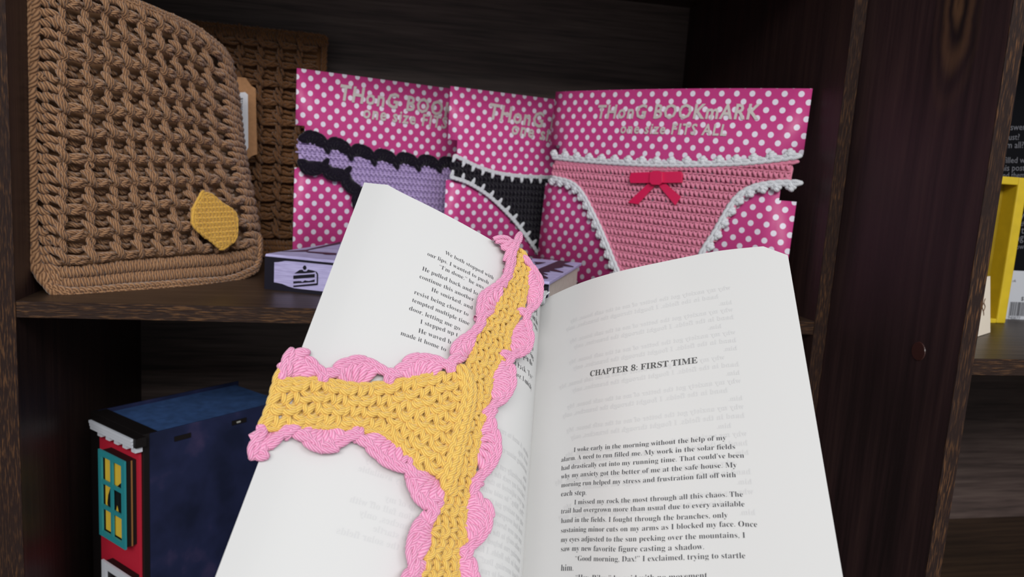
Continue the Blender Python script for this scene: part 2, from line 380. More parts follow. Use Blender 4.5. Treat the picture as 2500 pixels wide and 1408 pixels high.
pr, AR, tR = page(RP, 'page', 1, (.0105, .0068), BK, PAPER, lab='right page headed Chapter 8')
def block(S, corner_a, name, mat, par, h0, h1, inset):
    """the leaves under a page, a solid that follows its curve"""
    n = 30; nb = 14; A = np.linspace(inset if not corner_a else .001, S.W-(inset if corner_a else .001), n+1); e = (S.W-A) if corner_a else A
    top = np.where(e < .02, .012*(1-e/.02), 0)+inset; lay = []
    for h in (h0, h1):
        lay.append(np.stack([S.at(np.full(nb+1, a), np.linspace(top[i], H-inset, nb+1), np.full(nb+1, h)) for i, a in enumerate(A)]))
    V = np.concatenate([l.reshape(-1, 3) for l in lay]); m = (n+1)*(nb+1); I = lambda k, i, j: k*m+i*(nb+1)+j; fs = []
    for i in range(n):
        for j in range(nb): fs += [(I(0, i, j), I(0, i+1, j), I(0, i+1, j+1), I(0, i, j+1)), (I(1, i, j), I(1, i, j+1), I(1, i+1, j+1), I(1, i+1, j))]
    for i in range(n): fs += [(I(0, i, 0), I(1, i, 0), I(1, i+1, 0), I(0, i+1, 0)), (I(0, i, nb), I(0, i+1, nb), I(1, i+1, nb), I(1, i, nb))]
    for j in range(nb): fs += [(I(0, 0, j), I(0, 0, j+1), I(1, 0, j+1), I(1, 0, j)), (I(0, n, j), I(1, n, j), I(1, n, j+1), I(0, n, j+1))]
    return meshobj(name, V, np.array(fs), mat, par, None, True)
block(LP, 0, 'page_block', PAPER_IN, BK, -.0012, -.007, .006); block(RP, 1, 'page_block', PAPER_IN, BK, -.0012, -.010, .006)
COVER = flat('paperback_cover', (40, 44, 58), .4, .4)
block(LP, 0, 'cover', COVER, BK, -.0072, -.0082, .007); block(RP, 1, 'cover', COVER, BK, -.0102, -.0112, .007)
PT = Print(); PR_ = [
 ("I woke early in the morning without the help of my", 1400.6, 1103.5, 1773, 1074), ("alarm. A need to run filled me. My work in the solar fields", 1370, 1127.5, 1795, 1096),
 ("had drastically cut into my running time. That could’ve been", 1370, 1148.5, 1817, 1117.6), ("why my anxiety got the better of me at the safe house. My", 1370, 1169, 1799, 1141),
 ("morning run helped my stress and frustration fall off with", 1370, 1190, 1797, 1165), ("each step.", 1369.5, 1211.7, 1431.5, 1208),
 ("I missed my rock the most through all this chaos. The", 1402, 1231.5, 1814, 1212.5), ("trail had overgrown more than usual due to every available", 1369.5, 1254, 1818, 1236.5),
 ("hand in the fields. I fought through the branches, only", 1369.5, 1277, 1777, 1263.5), ("sustaining minor cuts on my arms as I blocked my face. Once", 1369.3, 1300.8, 1849, 1286.4),
 ("my eyes adjusted to the sun peeking over the mountains, I", 1369, 1323.5, 1820, 1313), ("saw my new favorite figure casting a shadow.", 1369, 1346, 1719, 1340.5),
 ("“Good morning, Dax!” I exclaimed, trying to startle", 1404, 1369, 1820, 1363), ("him.", 1369, 1393.5, 1400, 1393), ("“Hey, Riley,” he said with no movement", 1405, 1416, 1727, 1411)]
for t, x0, y0, x1, y1 in PR_: PT.line(RP, t, (x0, y0), (x1, y1))
PT.build('printed_text', INK, pr)
PT = Print(); PT.line(RP, "CHAPTER 8: FIRST TIME", (1440, 919), (1703, 886), off=0); PT.build('chapter_title', INK_T, pr, 'grey bold chapter title')
PT = Print(); PL_ = [
 ("We both stopped with", 1086, 620, 1204, 682.5), ("our lips. I wanted to push", 1042.3, 622.9, 1192, 694), ("“I’m done,” he ans", 1071, 654, 1180, 706),
 ("He pulled back and lo", 1029.5, 659, 1165, 721), ("continue this another", 1023, 678, 1156, 736), ("He smirked, and", 1052, 710, 1153, 756),
 ("resist being closer to", 1010, 716.6, 1142.5, 772), ("tempted multiple time", 1005, 735.8, 1145, 794.5), ("door, letting me go.", 997.5, 756, 1125, 808),
 ("I stepped up t", 1025, 789, 1117, 822), ("He waved b", 1020, 811, 1100, 840), ("made it home to", 976.7, 817, 1088, 858),
 ("quiet", 1291, 752, 1311, 772), ("gs on his", 1290, 770, 1312, 797), ("in a sense.", 1287, 780, 1312, 815), ("can", 1289, 810, 1300, 820), ("g to", 1290, 846, 1301, 858),
 ("ly being", 1282, 856, 1302, 881), ("open the", 1272, 870, 1299, 896), ("ed back. “Bye.”", 1248, 890, 1300, 932), ("other. I quickly", 1248, 913, 1297, 954)]
for t, x0, y0, x1, y1 in PL_: PT.line(LP, t, (x0, y0), (x1, y1), off=-.0125 if x0 < 1240 else -.0165)
PT.build('printed_text', INK, pl)
# faint print of the page behind showing through, mirrored
g0 = RP.inv([(1369, 1148)])[0]; g1 = RP.inv([(1369, 1277)])[0]; st = (g1[1]-g0[1])/6; gh = [t[0] for t in PR_]; PT = Print(); x0 = g0[0]-.002; x1 = RP.inv([(1849, 1286)])[0][0]
left_b = RP.inv([(1740, 712)])[0][1]
for i in range(27):
    b = left_b+i*st; t = gh[(i*5+3) % 15]; f = min(1, len(t)/60)
    ind = .006 if i % 4 == 1 else 0; PT.line(RP, t, (x1-ind-(x1-x0)*f, b), (x1-ind, b), px=False, flip=True, off=.002, h=.00008)
PT.build('show_through', GHOST, pr, 'faint mirrored print showing through')
PT = Print(); q0 = LP.inv([(830, 1180)])[0]; q1 = LP.inv([(1290, 1100)])[0]; w = q1[0]-q0[0]
for i in range(16):
    b = q0[1]-.045+i*st; t = gh[(i*4+1) % 15]; f = min(1, len(t)/60)*.98; PT.line(LP, t, (q0[0]+w*(1-f), b), (q0[0]+w, b), px=False, flip=True, off=.002, h=.00008)
PT.build('show_through', GHOST, pl, 'faint mirrored print showing through')
# frayed end of the white headband thread at the top of the gutter
T = Tubes(6); o3 = cam3(1330, 722, .438)
for k in range(9):
    a = random.uniform(-2.6, .3); e = o3+M @ np.array([math.cos(a)*.0045, math.sin(a)*.0028, random.uniform(-.002, .002)]); s0 = cam3(1322+random.uniform(-3, 5), 742, .442)
    T.add(bez(np.array([[s0, (s0+o3)/2+RNG.normal(0, .0006, 3), o3, e]]), 9), M @ np.array([0, 0, -1.]), np.full((1, 9), .0006))
T.build('loose_thread', WHT, BK, 'frayed white thread at the top of the gutter')

# ------------------------------------------------------------------ crochet helpers on a surface
def stitch_field(T, S, pts, ax, ay, sx, sy, r, style, h=0.):
    """pts (n,2) stitch centres, ax/ay (n,2) local unit axes, sx/sy (n,) stitch sizes"""
    n = len(pts); sx = np.broadcast_to(sx, n)[:, None]; sy = np.broadcast_to(sy, n)[:, None]; par = style
    def c(x, y, hh):
        j = RNG.normal(0, .035, (n, 2)); return np.concatenate([pts+ax*(x+j[:, :1])*sx+ay*(y+j[:, 1:])*sy, np.full((n, 1), h+hh*1.)+RNG.normal(0, .05*r, (n, 1))], 1)
    if par == 'v':      # two fat legs meeting at the foot
        for sg in (-1, 1): strands(T, S, np.stack([c(.46*sg, .52, .1*r), c(.40*sg, .22, 1.0*r), c(.2*sg, -.18, 1.1*r), c(.03*sg, -.55, .1*r)], 1), np.full(n, r), 8, .5)
    if par == 'bump':   # the crossing bar seen from the back of a row
        strands(T, S, np.stack([c(-.62, -.25, .0), c(-.38, .16, 1.0*r), c(.1, .28, 1.3*r), c(.46, .02, .9*r), c(.62, -.3, 0)], 1), np.full(n, r*1.05), 9, .5)
        strands(T, S, np.stack([c(-.32, -.5, .1*r), c(-.18, -.28, .9*r), c(.16, -.22, .9*r), c(.34, -.52, .1*r)], 1), np.full(n, r*.9), 8, .5)
    if par == 'grain':  # plump slanted grain
        strands(T, S, np.stack([c(-.48, -.32, -.2*r), c(-.2, -.08, 1.0*r), c(.2, .14, 1.1*r), c(.5, .36, -.2*r)], 1), np.full(n, r*1.1), 8, .45)
        strands(T, S, np.stack([c(-.5, .42, -.4*r), c(-.1, .4, .4*r), c(.35, -.3, .3*r), c(.5, -.5, -.4*r)], 1), np.full(n, r*.85), 8, .45)
def shell(T, S, base, arc, r, n=7, lift=.0012, h=.0008, second=True, inset=1.):
    """fan of strands from one point to an outer arc"""
    arc = np.asarray(base)+(np.asarray(arc)-np.asarray(base))*inset; arc = smooth_path(arc, 5); A = resample(arc, 1); d = np.r_[0, np.cumsum(np.linalg.norm(np.diff(arc, axis=0), axis=1))]; t = np.linspace(.02*d[-1], .98*d[-1], n)
    E = np.stack([np.interp(t, d, arc[:, 0]), np.interp(t, d, arc[:, 1])], 1); B = np.asarray(base)[None]; v = E-B; sp = np.linspace(-1, 1, n)[:, None]*r*1.3; tg = (arc[-1]-arc[0]); tg = tg/(np.linalg.norm(tg)+1e-9)
    Bs = B+sp*tg; z = lambda hh: np.full((n, 1), h+hh)
    P = np.stack([np.c_[Bs, z(0)], np.c_[Bs+v*.3, z(lift*.9)], np.c_[Bs+(E-Bs)*.65, z(lift*1.15)], np.c_[E, z(lift*.5)]], 1)
    wd = np.linalg.norm(np.diff(E, axis=0), axis=1).mean()*.62
    k = 10; Q = bez(P, k); a, b, hh = Q[..., 0], Q[..., 1], Q[..., 2]; Nn = S.nrm(a, b); X = S.pos(a, b)+Nn*hh[..., None]; tt = np.linspace(0, 1, k)
    rr = np.broadcast_to(r*.6+(min(max(wd, r), r*1.5)-r*.6)*np.minimum(1, tt*1.6), (n, k)); T.add(X, Nn, rr)
    if second:
        m = n-1; E2 = (E[:-1]*.35+E[1:]*.65); v0 = (B+(E[:-1]-B)*.5); z = lambda hh: np.full((m, 1), h+lift+hh)
        P = np.stack([np.c_[v0, z(0)], np.c_[v0*.6+E2*.4, z(.7*r)], np.c_[v0*.15+E2*.85, z(.6*r)], np.c_[E2, z(0)]], 1); strands(T, S, P, np.full(m, r*.9), 8, .5)
    ring = np.concatenate([[np.asarray(base)], arc]); return ring
def sheet_poly(name, S, poly, h, mat, parent, thick=.0008, step=None):
    """closed sheet under the stitches"""
    return prism(name, S, poly, h-thick, h, mat, parent)

# ------------------------------------------------------------------ the yellow and pink crocheted bookmark lying on the left page
BW = LP.W
def bsurf():
    pts = [(885, 449, .366), (940, 462, .373), (1030, 503, .3835), (1130, 550, .392), (1225, 602, .402), (1275, 634, .410), (1330, 668, .419)]
    P = np.array([cam3(*p) for p in pts]); t = np.r_[0, np.cumsum(np.linalg.norm(np.diff(P, axis=0), axis=1))]; f = spline(t, P)
    def pos(a, b):
        u = np.clip(a/BW, -.3, 1.3)[..., None]; d = dL*(1-u)+dR*u; s = np.minimum(b, 0)
        q = f(a)+b[..., None]*d; return q+(M @ np.array([0, .0, 1.]))*(s*s*18)[..., None]   # beyond the page's top edge it bends back
    S = Surf(pos, (-.03, .14, -.03, .2)); return S.ready()
BS = bsurf(); BM = thing('crochet_bookmark', 'yellow crochet bookmark with pink scalloped edging lying on the open left page', 'bookmark', tuple(BS.pos(.08, .08)))
inv = BS.inv
def strip_cells(E0, E1, along, across):
    """cells of a strip between two edge curves (pixels); across = stitch size or count function"""
    A = resample(smooth_path(inv(E0)), 1e9) if False else smooth_path(inv(E0)); Bq = smooth_path(inv(E1)); n = along
    def ev(P, t):
        d = np.r_[0, np.cumsum(np.linalg.norm(np.diff(P, axis=0), axis=1))]; return np.stack([np.interp(t*d[-1], d, P[:, 0]), np.interp(t*d[-1], d, P[:, 1])], -1)
    out = []; sxy = []
    for i in range(n):
        t = np.array((i+.5)/n); p0 = ev(A, t); p1 = ev(Bq, t); L = np.linalg.norm(p1-p0); m = max(1, int(round(L/across)))
        q0 = ev(A, t-.5/n); q1 = ev(A, t+.5/n); r0 = ev(Bq, t-.5/n); r1 = ev(Bq, t+.5/n)
        for j in range(m):
            s = (j+.5)/m; c = p0+(p1-p0)*s; u = (q1-q0)*(1-s)+(r1-r0)*s; v = (p1-p0)/m; out.append((c, u/np.linalg.norm(u), v/np.linalg.norm(v), np.linalg.norm(u), np.linalg.norm(v), i, j))
    return out
def fill(T, cells, r, pick, h, S=None):
    S = S or BS
    for st in set(pick(c) for c in cells):
        q = [c for c in cells if pick(c) == st]; stitch_field(T, S, np.array([c[0] for c in q]), np.array([c[1] for c in q]), np.array([c[2] for c in q]), np.array([c[3] for c in q]), np.array([c[4] for c in q]), r, st, h)
arm_t = [(676, 936), (778, 934), (868, 947), (979, 936), (1046, 923), (1130, 906)]; arm_b = [(642, 1045), (700, 1048), (778, 1042), (850, 1048), (935, 1063), (1001, 1128), (1084, 1184)]
band_l = [(1262, 607), (1248, 660), (1214, 706), (1199, 762), (1168, 793), (1150, 828), (1143, 868), (1126, 908), (1128, 980), (1104, 1070), (1076, 1150), (1072, 1210), (1055, 1253), (1050, 1293), (1033, 1355), (1018, 1425)]
band_r = [(1272, 618), (1287, 657), (1284, 685), (1276, 716), (1271, 747), (1258, 776), (1238, 815), (1234, 857), (1216, 885), (1195, 925), (1187, 966), (1178, 1020), (1155, 1110), (1144, 1199), (1126, 1262), (1131, 1315), (1113, 1355), (1110, 1425)]
YT = Tubes(10); R0 = .00135
cells = strip_cells(arm_t, arm_b, 17, .0050); fill(YT, cells, R0*1.05, lambda c: ('bump', 'v')[(c[6]+(c[5]//2)) % 2], .0012)
cells = strip_cells(band_l, band_r, 40, .0033); fill(YT, cells, R0*.84, lambda c: ('grain', 'bump', 'grain', 'v')[(c[6]*2+c[5]) % 4], .0010)
for e in (arm_t[:-1], arm_b[:-1]): chain(YT, BS, smooth_path(inv(e)), .0052, .0011, R0*.8, .0014)
chain(YT, BS, smooth_path(inv([(636, 1046), (655, 1000), (672, 938)])), .0045, .0012, R0*.85, .001)
chain(YT, BS, smooth_path(inv(band_r)), .0048, .0008, R0*.7, .0010)
YT.build('crochet_body', YEL, BM)
ya = [tuple(p) for p in smooth_path(inv(arm_t))]+[tuple(p) for p in smooth_path(inv(arm_b))[::-1]]; prism('backing', BS, ya, .0004, .0011, YEL, BM)
gapf = inv([(1085, 905), (1140, 900), (1160, 950), (1150, 1050), (1120, 1150), (1095, 1190), (1060, 1170)]); prism('backing', BS, gapf, -.0002, .0012, YEL, BM)
yb = [tuple(p) for p in smooth_path(inv(band_l))]+[tuple(p) for p in smooth_path(inv(band_r))[::-1]]; prism('backing', BS, yb, .0002, .0009, YEL, BM)
RT = Tubes(10); rib = smooth_path(inv([(1115, 903), (1128, 930), (1130, 970), (1120, 1020), (1106, 1075), (1096, 1120), (1084, 1165)]))
chain(RT, BS, rib, .0048, .0018, .0015, .0022, 10); chain(RT, BS, rib+np.array([.0026, .0004]), .0050, .0014, .0013, .0018, 9); RT.build('centre_rib', YEL, BM, 'raised chain rib down the middle')
SH = [  # base, outer arc
 ((700, 930), [(680, 922), (682, 895), (694, 872), (717, 862), (740, 872), (760, 889), (781, 908)]),
 ((864, 943), [(798, 904), (826, 886), (862, 879), (898, 887), (922, 900)]),
 ((1028, 934), [(953, 906), (981, 884), (1007, 876), (1036, 875), (1062, 880), (1080, 889)]),
 ((1140, 868), [(1094, 892), (1096, 860), (1110, 840), (1132, 822), (1150, 806)]),
 ((1208, 752), [(1154, 788), (1158, 750), (1170, 725), (1190, 707), (1215, 688)]),
 ((1249, 664), [(1222, 690), (1226, 662), (1232, 636), (1240, 610)]),
 ((652, 1056), [(632, 1046), (610, 1066), (607, 1100), (620, 1126), (642, 1112), (662, 1090), (680, 1070)]),
 ((785, 1042), [(713, 1070), (734, 1087), (766, 1102), (798, 1102), (828, 1088), (848, 1075)]),
 ((955, 1068), [(866, 1078), (887, 1100), (921, 1130), (955, 1148), (974, 1143)]),
 ((1058, 1168), [(978, 1158), (994, 1200), (1017, 1228), (1046, 1241), (1072, 1232)]),
 ((1052, 1296), [(1024, 1252), (1006, 1285), (990, 1325), (992, 1360), (1012, 1375)]),
 ((1036, 1395), [(1000, 1372), (985, 1395), (975, 1420), (968, 1450)]),
 ((1283, 722), [(1287, 656), (1297, 664), (1306, 682), (1309, 702), (1309, 724), (1304, 746), (1290, 766)]),
 ((1237, 831), [(1272, 786), (1286, 807), (1289, 835), (1276, 862), (1254, 878)]),
 ((1189, 948), [(1222, 884), (1241, 893), (1246, 919), (1241, 951), (1230, 974), (1210, 990)]),
 ((1156, 1088), [(1192, 1020), (1206, 1062), (1207, 1101), (1196, 1135), (1176, 1162)]),
 ((1126, 1266), [(1154, 1204), (1177, 1221), (1185, 1251), (1183, 1285), (1168, 1313), (1150, 1340)]),
 ((1110, 1400), [(1140, 1350), (1153, 1375), (1156, 1407), (1150, 1440)])]
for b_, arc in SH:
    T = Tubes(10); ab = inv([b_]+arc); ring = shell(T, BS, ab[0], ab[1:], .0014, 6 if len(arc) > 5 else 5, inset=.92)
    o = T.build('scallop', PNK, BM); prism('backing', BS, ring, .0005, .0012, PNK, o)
PTH = [[(684, 922), (681, 895), (694, 868), (718, 860), (742, 870), (762, 888), (785, 908), (798, 903), (826, 884), (862, 877), (898, 885), (922, 898), (950, 908), (980, 882), (1007, 874), (1036, 873), (1062, 878), (1084, 890), (1092, 862), (1108, 838), (1134, 818), (1156, 792), (1156, 750), (1168, 724), (1190, 705), (1218, 680), (1226, 655), (1232, 632), (1241, 605), (1247, 592)],
 [(632, 1048), (610, 1064), (606, 1100), (620, 1128), (643, 1113), (668, 1088), (685, 1072), (711, 1072), (732, 1088), (766, 1104), (798, 1104), (830, 1089), (852, 1077), (887, 1102), (921, 1132), (957, 1150), (979, 1150), (993, 1204), (1015, 1230), (1044, 1243), (1024, 1256), (1003, 1288), (988, 1330), (990, 1362), (998, 1374), (982, 1395), (968, 1430)],
 [(1274, 630), (1291, 652), (1304, 668), (1311, 691), (1313, 722), (1306, 747), (1284, 772), (1289, 807), (1291, 835), (1277, 864), (1246, 878), (1245, 893), (1249, 919), (1243, 951), (1231, 976), (1204, 996), (1198, 1030), (1209, 1065), (1210, 1101), (1198, 1137), (1170, 1172), (1156, 1200), (1179, 1221), (1188, 1251), (1186, 1285), (1170, 1316), (1142, 1346), (1155, 1380), (1158, 1410), (1155, 1440)]]
T = Tubes(10)
def offset(p, d):
    g = np.gradient(p, axis=0); g /= np.linalg.norm(g, axis=1, keepdims=True)+1e-9; return p+np.stack([-g[:, 1], g[:, 0]], 1)*d
for p, sg in zip(PTH, (1, -1, 1)): chain(T, BS, offset(resample(smooth_path(inv(p)), .0015), .0017*sg), .0056, .0013, .00135, .0018, 10)
for a_, b_ in (((785, 908), (781, 932)), ((950, 908), (942, 936)), ((1088, 890), (1094, 912)), ((685, 1074), (698, 1050)), ((854, 1077), (871, 1052)), ((979, 1150), (990, 1126)), ((1036, 1246), (1066, 1228)),
               ((1284, 774), (1262, 764)), ((1246, 878), (1220, 868)), ((1204, 996), (1178, 1012)), ((1170, 1174), (1148, 1182)), ((1142, 1346), (1120, 1350)), ((1160, 788), (1172, 796)), ((1212, 690), (1224, 700))):
    q = inv([a_, b_]); d = q[1]-q[0]; s = np.array([-d[1], d[0]]); s = s/np.linalg.norm(s)*.0010
    for sg in (-1, 1): strands(T, BS, np.array([[[*(q[0]+s*sg*1.4), .0012], [*(q[0]+d*.4+s*sg*1.5), .0028], [*(q[1]+s*sg), .003], [*(q[1]+d*.2), .0014]]]), np.array([.0013]), 9, .6)
for pts in ([(1200, 586), (1214, 584), (1232, 588), (1247, 598)], [(1206, 592), (1222, 594), (1238, 600), (1246, 610)], [(1218, 604), (1230, 602), (1240, 594), (1248, 594)], [(1220, 606), (1232, 612), (1242, 606), (1248, 598)], [(1228, 640), (1233, 620), (1241, 604), (1246, 596)], [(1238, 644), (1241, 626), (1246, 610), (1248, 600)]):   # the yarn drawn together where it folds over the page
    q = inv(pts); strands(T, BS, np.c_[q, np.array([.0006, .0018, .0022, .0010])+random.uniform(0, .0006)][None], np.array([.0013]), 12, .6)
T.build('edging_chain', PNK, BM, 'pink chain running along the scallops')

# ------------------------------------------------------------------ waffle-stitch book sleeves
def net(tu, tb, P):
    """smooth surface through a net of points P[u][b]"""
    P = np.array(P, float); wu = spline(tu, np.eye(len(tu))); wb = spline(tb, np.eye(len(tb)))
    def pos(a, b):
        a, b = np.broadcast_arrays(a, b); sh = a.shape; return np.einsum('ni,nj,ijk->nk', wu(a.ravel()), wb(b.ravel()), P).reshape(sh+(3,))
    return pos
def waffle(T, S, ua, ub, ba, bb, r, dim=1.):
    """raised ridges (integer b) and slanted posts (integer a) over a recessed ground"""
    us = np.arange(ua, ub+1); bs = np.arange(ba, bb+1); ga, gb = [q.ravel().astype(float) for q in np.meshgrid(us, bs)]; n = len(ga)
    def c(x, y, h, ja=.03):
        return np.stack([ga+x+RNG.normal(0, ja, n), gb+y+RNG.normal(0, ja, n), np.full(n, h*r)+RNG.normal(0, .12*r, n)], 1)
    # ridge: two strands running between the posts
    strands(T, S, np.stack([c(.0, -.06, .6), c(.25, -.10, 2.0), c(.6, -.10, 2.1), c(.98, -.03, 1.4)], 1), np.full(n, r*.85), 9, .6)
    strands(T, S, np.stack([c(.02, .05, .8), c(.3, .08, 1.9), c(.62, .10, 1.8), c(.95, .05, .6)], 1), np.full(n, r*.85), 9, .6)
    # ridge twist: a short strand laid over it
    strands(T, S, np.stack([c(.3, .12, 1.2), c(.5, .02, 2.6), c(.78, -.12, 2.0)], 1), np.full(n, r*.8), 7, .5)
    # post, upper part, leaving below the ridge
    strands(T, S, np.stack([c(-.06, -.88, .8), c(-.02, -.66, 1.5), c(.10, -.45, 1.4), c(.14, -.3, .2)], 1), np.full(n, r*.8), 8, .6)
    strands(T, S, np.stack([c(.10, -.86, .6), c(.14, -.64, 1.2), c(.2, -.5, .7)], 1), np.full(n, r*.7), 7, .6)
    # post, lower part, a fat slanted loop crossing the ridge
    strands(T, S, np.stack([c(-.20, -.52, .4), c(-.14, -.38, 2.4), c(-.02, -.18, 3.2), c(.12, .04, 2.8), c(.19, .18, .8)], 1), np.full(n, r*.86), 10, .6)
    strands(T, S, np.stack([c(-.10, -.50, .6), c(.0, -.36, 2.8), c(.12, -.14, 3.1), c(.24, .06, 2.2), c(.28, .16, .8)], 1), np.full(n, r*.8), 10, .6)
    # ground stitches down in the hollow
    for y in (-.62, -.34):
        strands(T, S, np.stack([c(.1, y+.04, -3.2), c(.35, y-.05, -2.2), c(.62, y+.05, -2.3), c(.92, y, -3.2)], 1), np.full(n, r*1.0), 7, .6)
def rows_dense(T, S, us, b0, b1, r, n):
    for j in range(n):
        b = b0+(b1-b0)*(j+.5)/n; w = (b1-b0)/n; k = len(us); du = np.gradient(us)
        for s_ in (0, .5):
            a = us+du*s_; c = lambda x, y, h: np.stack([a+x*du+RNG.normal(0, .02, k), np.full(k, b)+y*w, np.full(k, h*r)], 1)
            strands(T, S, np.stack([c(-.35, -.5, 0), c(-.12, -.1, 1.3), c(.12, .2, 1.4), c(.4, .55, 0)], 1), np.full(k, r), 8, .55)
TU = [-1.2, 0, 2, 4, 6, 8, 9.4, 10.6]; TB = [-.6, 1, 4, 7, 10, 11.5]
PX = [[72, 74, 66, 70, 78, 104], [146, 147, 147, 148, 150, 160], [245, 250, 259, 270, 281, 287], [335, 340, 352, 366, 380, 386], [415, 420, 432, 452, 473, 480], [490, 498, 509, 534, 560, 566], [545, 560, 574, 594, 618, 616], [556, 568, 582, 600, 622, 618]]
PY = [[-32, 72, 262, 448, 628, 698], [-30, 72, 264, 447, 634, 712], [-12, 87, 271, 445, 622, 704], [15, 105, 279, 443, 614, 697], [48, 128, 290, 441, 607, 689], [85, 162, 305, 440, 600, 678], [130, 205, 325, 443, 592, 655], [150, 222, 335, 447, 592, 652]]
yb = [at(PX[k][-1], PY[k][-1], 2, .001)[1] for k in range(6)]+[.172, .205]; yb[0] = .036
P = [[at(PX[k][l], PY[k][l], 1, yb[k]+.010*(11.5-TB[l])/12) for l in range(6)] for k in range(8)]
WS = Surf(net(TU, TB, P), (-1.2, 9.4, -.6, 11.5)).ready()
SL = thing('crochet_book_sleeve', 'light brown waffle stitch crochet book sleeve with a yellow butter patch, front of the two', 'book sleeve', (.07, .09, 0), 'waffle stitch book sleeves')
T = Tubes(8); RY = .00235
waffle(T, WS, 0, 8, 0, 10, RY)
rows_dense(T, WS, np.arange(-.8, 9.3, .42), 10.3, 11.3, RY*.95, 2)
rows_dense(T, WS, np.arange(-.2, 9.3, .4), -.62, -.35, RY*.9, 1)
bs = np.arange(-.4, 11.1, .40); n = len(bs)     # sides: short bars out to the edge
for x0, x1, e in ((-.95, -.45, 1), (-.62, -.02, 1), (8.75, 9.2, 0), (9.0, 9.45, 0), (9.3, 9.8, 0), (9.7, 10.3, 0)):
    c = lambda x, y, h: np.stack([np.full(n, x)+RNG.normal(0, .04, n), bs+y+RNG.normal(0, .04, n), np.full(n, h*RY)], 1)
    strands(T, WS, np.stack([c(x0, -.12, 0), c(x0*.65+x1*.35, -.08, 1.4), c(x0*.3+x1*.7, .08, 1.5), c(x1, .14, .1)], 1), np.full(n, RY*1.05), 8, .6)
T.build('waffle_stitches', BRN, SL)
T = Tubes(8)
def chain_ab(T, S, path, n, wv, r, h=0):
    """chain along a path in non-metric surface coordinates; wv = side vector scale (a, b)"""
    p = resample(path, 1e9); P = np.asarray(path, float); d = np.r_[0, np.cumsum(np.linalg.norm(np.diff(P, axis=0), axis=1))]; t = np.linspace(0, d[-1], n)
    p = np.stack([np.interp(t, d, P[:, 0]), np.interp(t, d, P[:, 1])], 1); g = np.gradient(p, axis=0); X = S.pos(p[:, 0], p[:, 1]); e = 1e-3
    A = (S.pos(p[:, 0]+e, p[:, 1])-X)/e; Bv = (S.pos(p[:, 0], p[:, 1]+e)-X)/e; tn = (A*g[:, :1]+Bv*g[:, 1:]); tn /= np.linalg.norm(tn, axis=1, keepdims=True)
    sd = np.cross(S.nrm(p[:, 0], p[:, 1]), tn); la = np.linalg.norm(A, axis=1); lb = np.linalg.norm(Bv, axis=1)
    s2 = np.stack([(sd*A).sum(1)/la**2, (sd*Bv).sum(1)/lb**2], 1)
    for sg in (-1, 1):
        q = lambda f, o, hh: np.c_[p+g*f+s2*(wv*o*sg), np.full(n, h+hh)]
        strands(T, S, np.stack([q(-.25, .1, .1*r), q(.1, .75, 1.*r), q(.6, .85, 1.1*r), q(1.1, .25, .9*r), q(1.35, .1, .2*r)], 1), np.full(n, r), 9)
chain_ab(T, WS, [(-1.05, -.7), (-1.1, 4), (-1.1, 9), (-1.05, 10.7), (-.8, 11.2)], 25, .0030, .0034, .001)
chain_ab(T, WS, [(-.85, 11.35), (0, 11.5), (4, 11.5), (8, 11.5), (9.1, 11.45), (9.5, 11.0), (9.55, 10)], 44, .0026, .0026, .003)
chain_ab(T, WS, [(-1.1, -.66), (2, -.66), (6, -.66), (9.3, -.6), (9.5, 0)], 56, .002, .0021, .001)
T.build('border_chain', BRN, SL, 'chain stitch border')
o = grid('lining', WS, -1.1, 10.4, -.6, 11.4, 40, 40, BRN, SL, h=-.0085, thick=.012, uvs=False)
pat = [(486, 481), (500, 476), (514, 481), (538, 500), (566, 519), (572, 545), (570, 578), (556, 592), (545, 603), (535, 602), (508, 582), (480, 560), (471, 545), (472, 512)]
# butter patch: a plane of its own, just in front of the ridges
pa = WS.inv([(520, 540)])[0]; O = WS.at(pa[0], pa[1], .0095); ea = WS.pos(pa[0]+.5, pa[1])-WS.pos(pa[0]-.5, pa[1]); ea /= np.linalg.norm(ea); eb = WS.pos(pa[0], pa[1]-.5)-WS.pos(pa[0], pa[1]+.5); eb -= eb.dot(ea)*ea; eb /= np.linalg.norm(eb)
BP = plane(O, ea, eb, (-.03, .03, -.03, .03)); pp = BP.inv(pat)
bt = prism('butter_patch', BP, pp, -.003, .0002, BUT, SL, label='yellow crocheted butter patch')
T = Tubes(8); gx, gy = [q.ravel() for q in np.meshgrid(np.arange(-.03, .03, .0043), np.arange(-.03, .03, .0045))]; k = inside(pp, gx, gy); pts = np.stack([gx, gy], 1)[k]
rt = math.radians(35); ax = np.array([math.cos(rt), -math.sin(rt)]); ay = np.array([math.sin(rt), math.cos(rt)])
stitch_field(T, BP, pts, ax[None], ay[None], .0048, .0048, .0015, 'bump', .0006); chain(T, BP, smooth_path(list(pp)+[pp[0]]), .0052, .0015, .0014, .0006); T.build('crochet_stitches', BUT, bt)
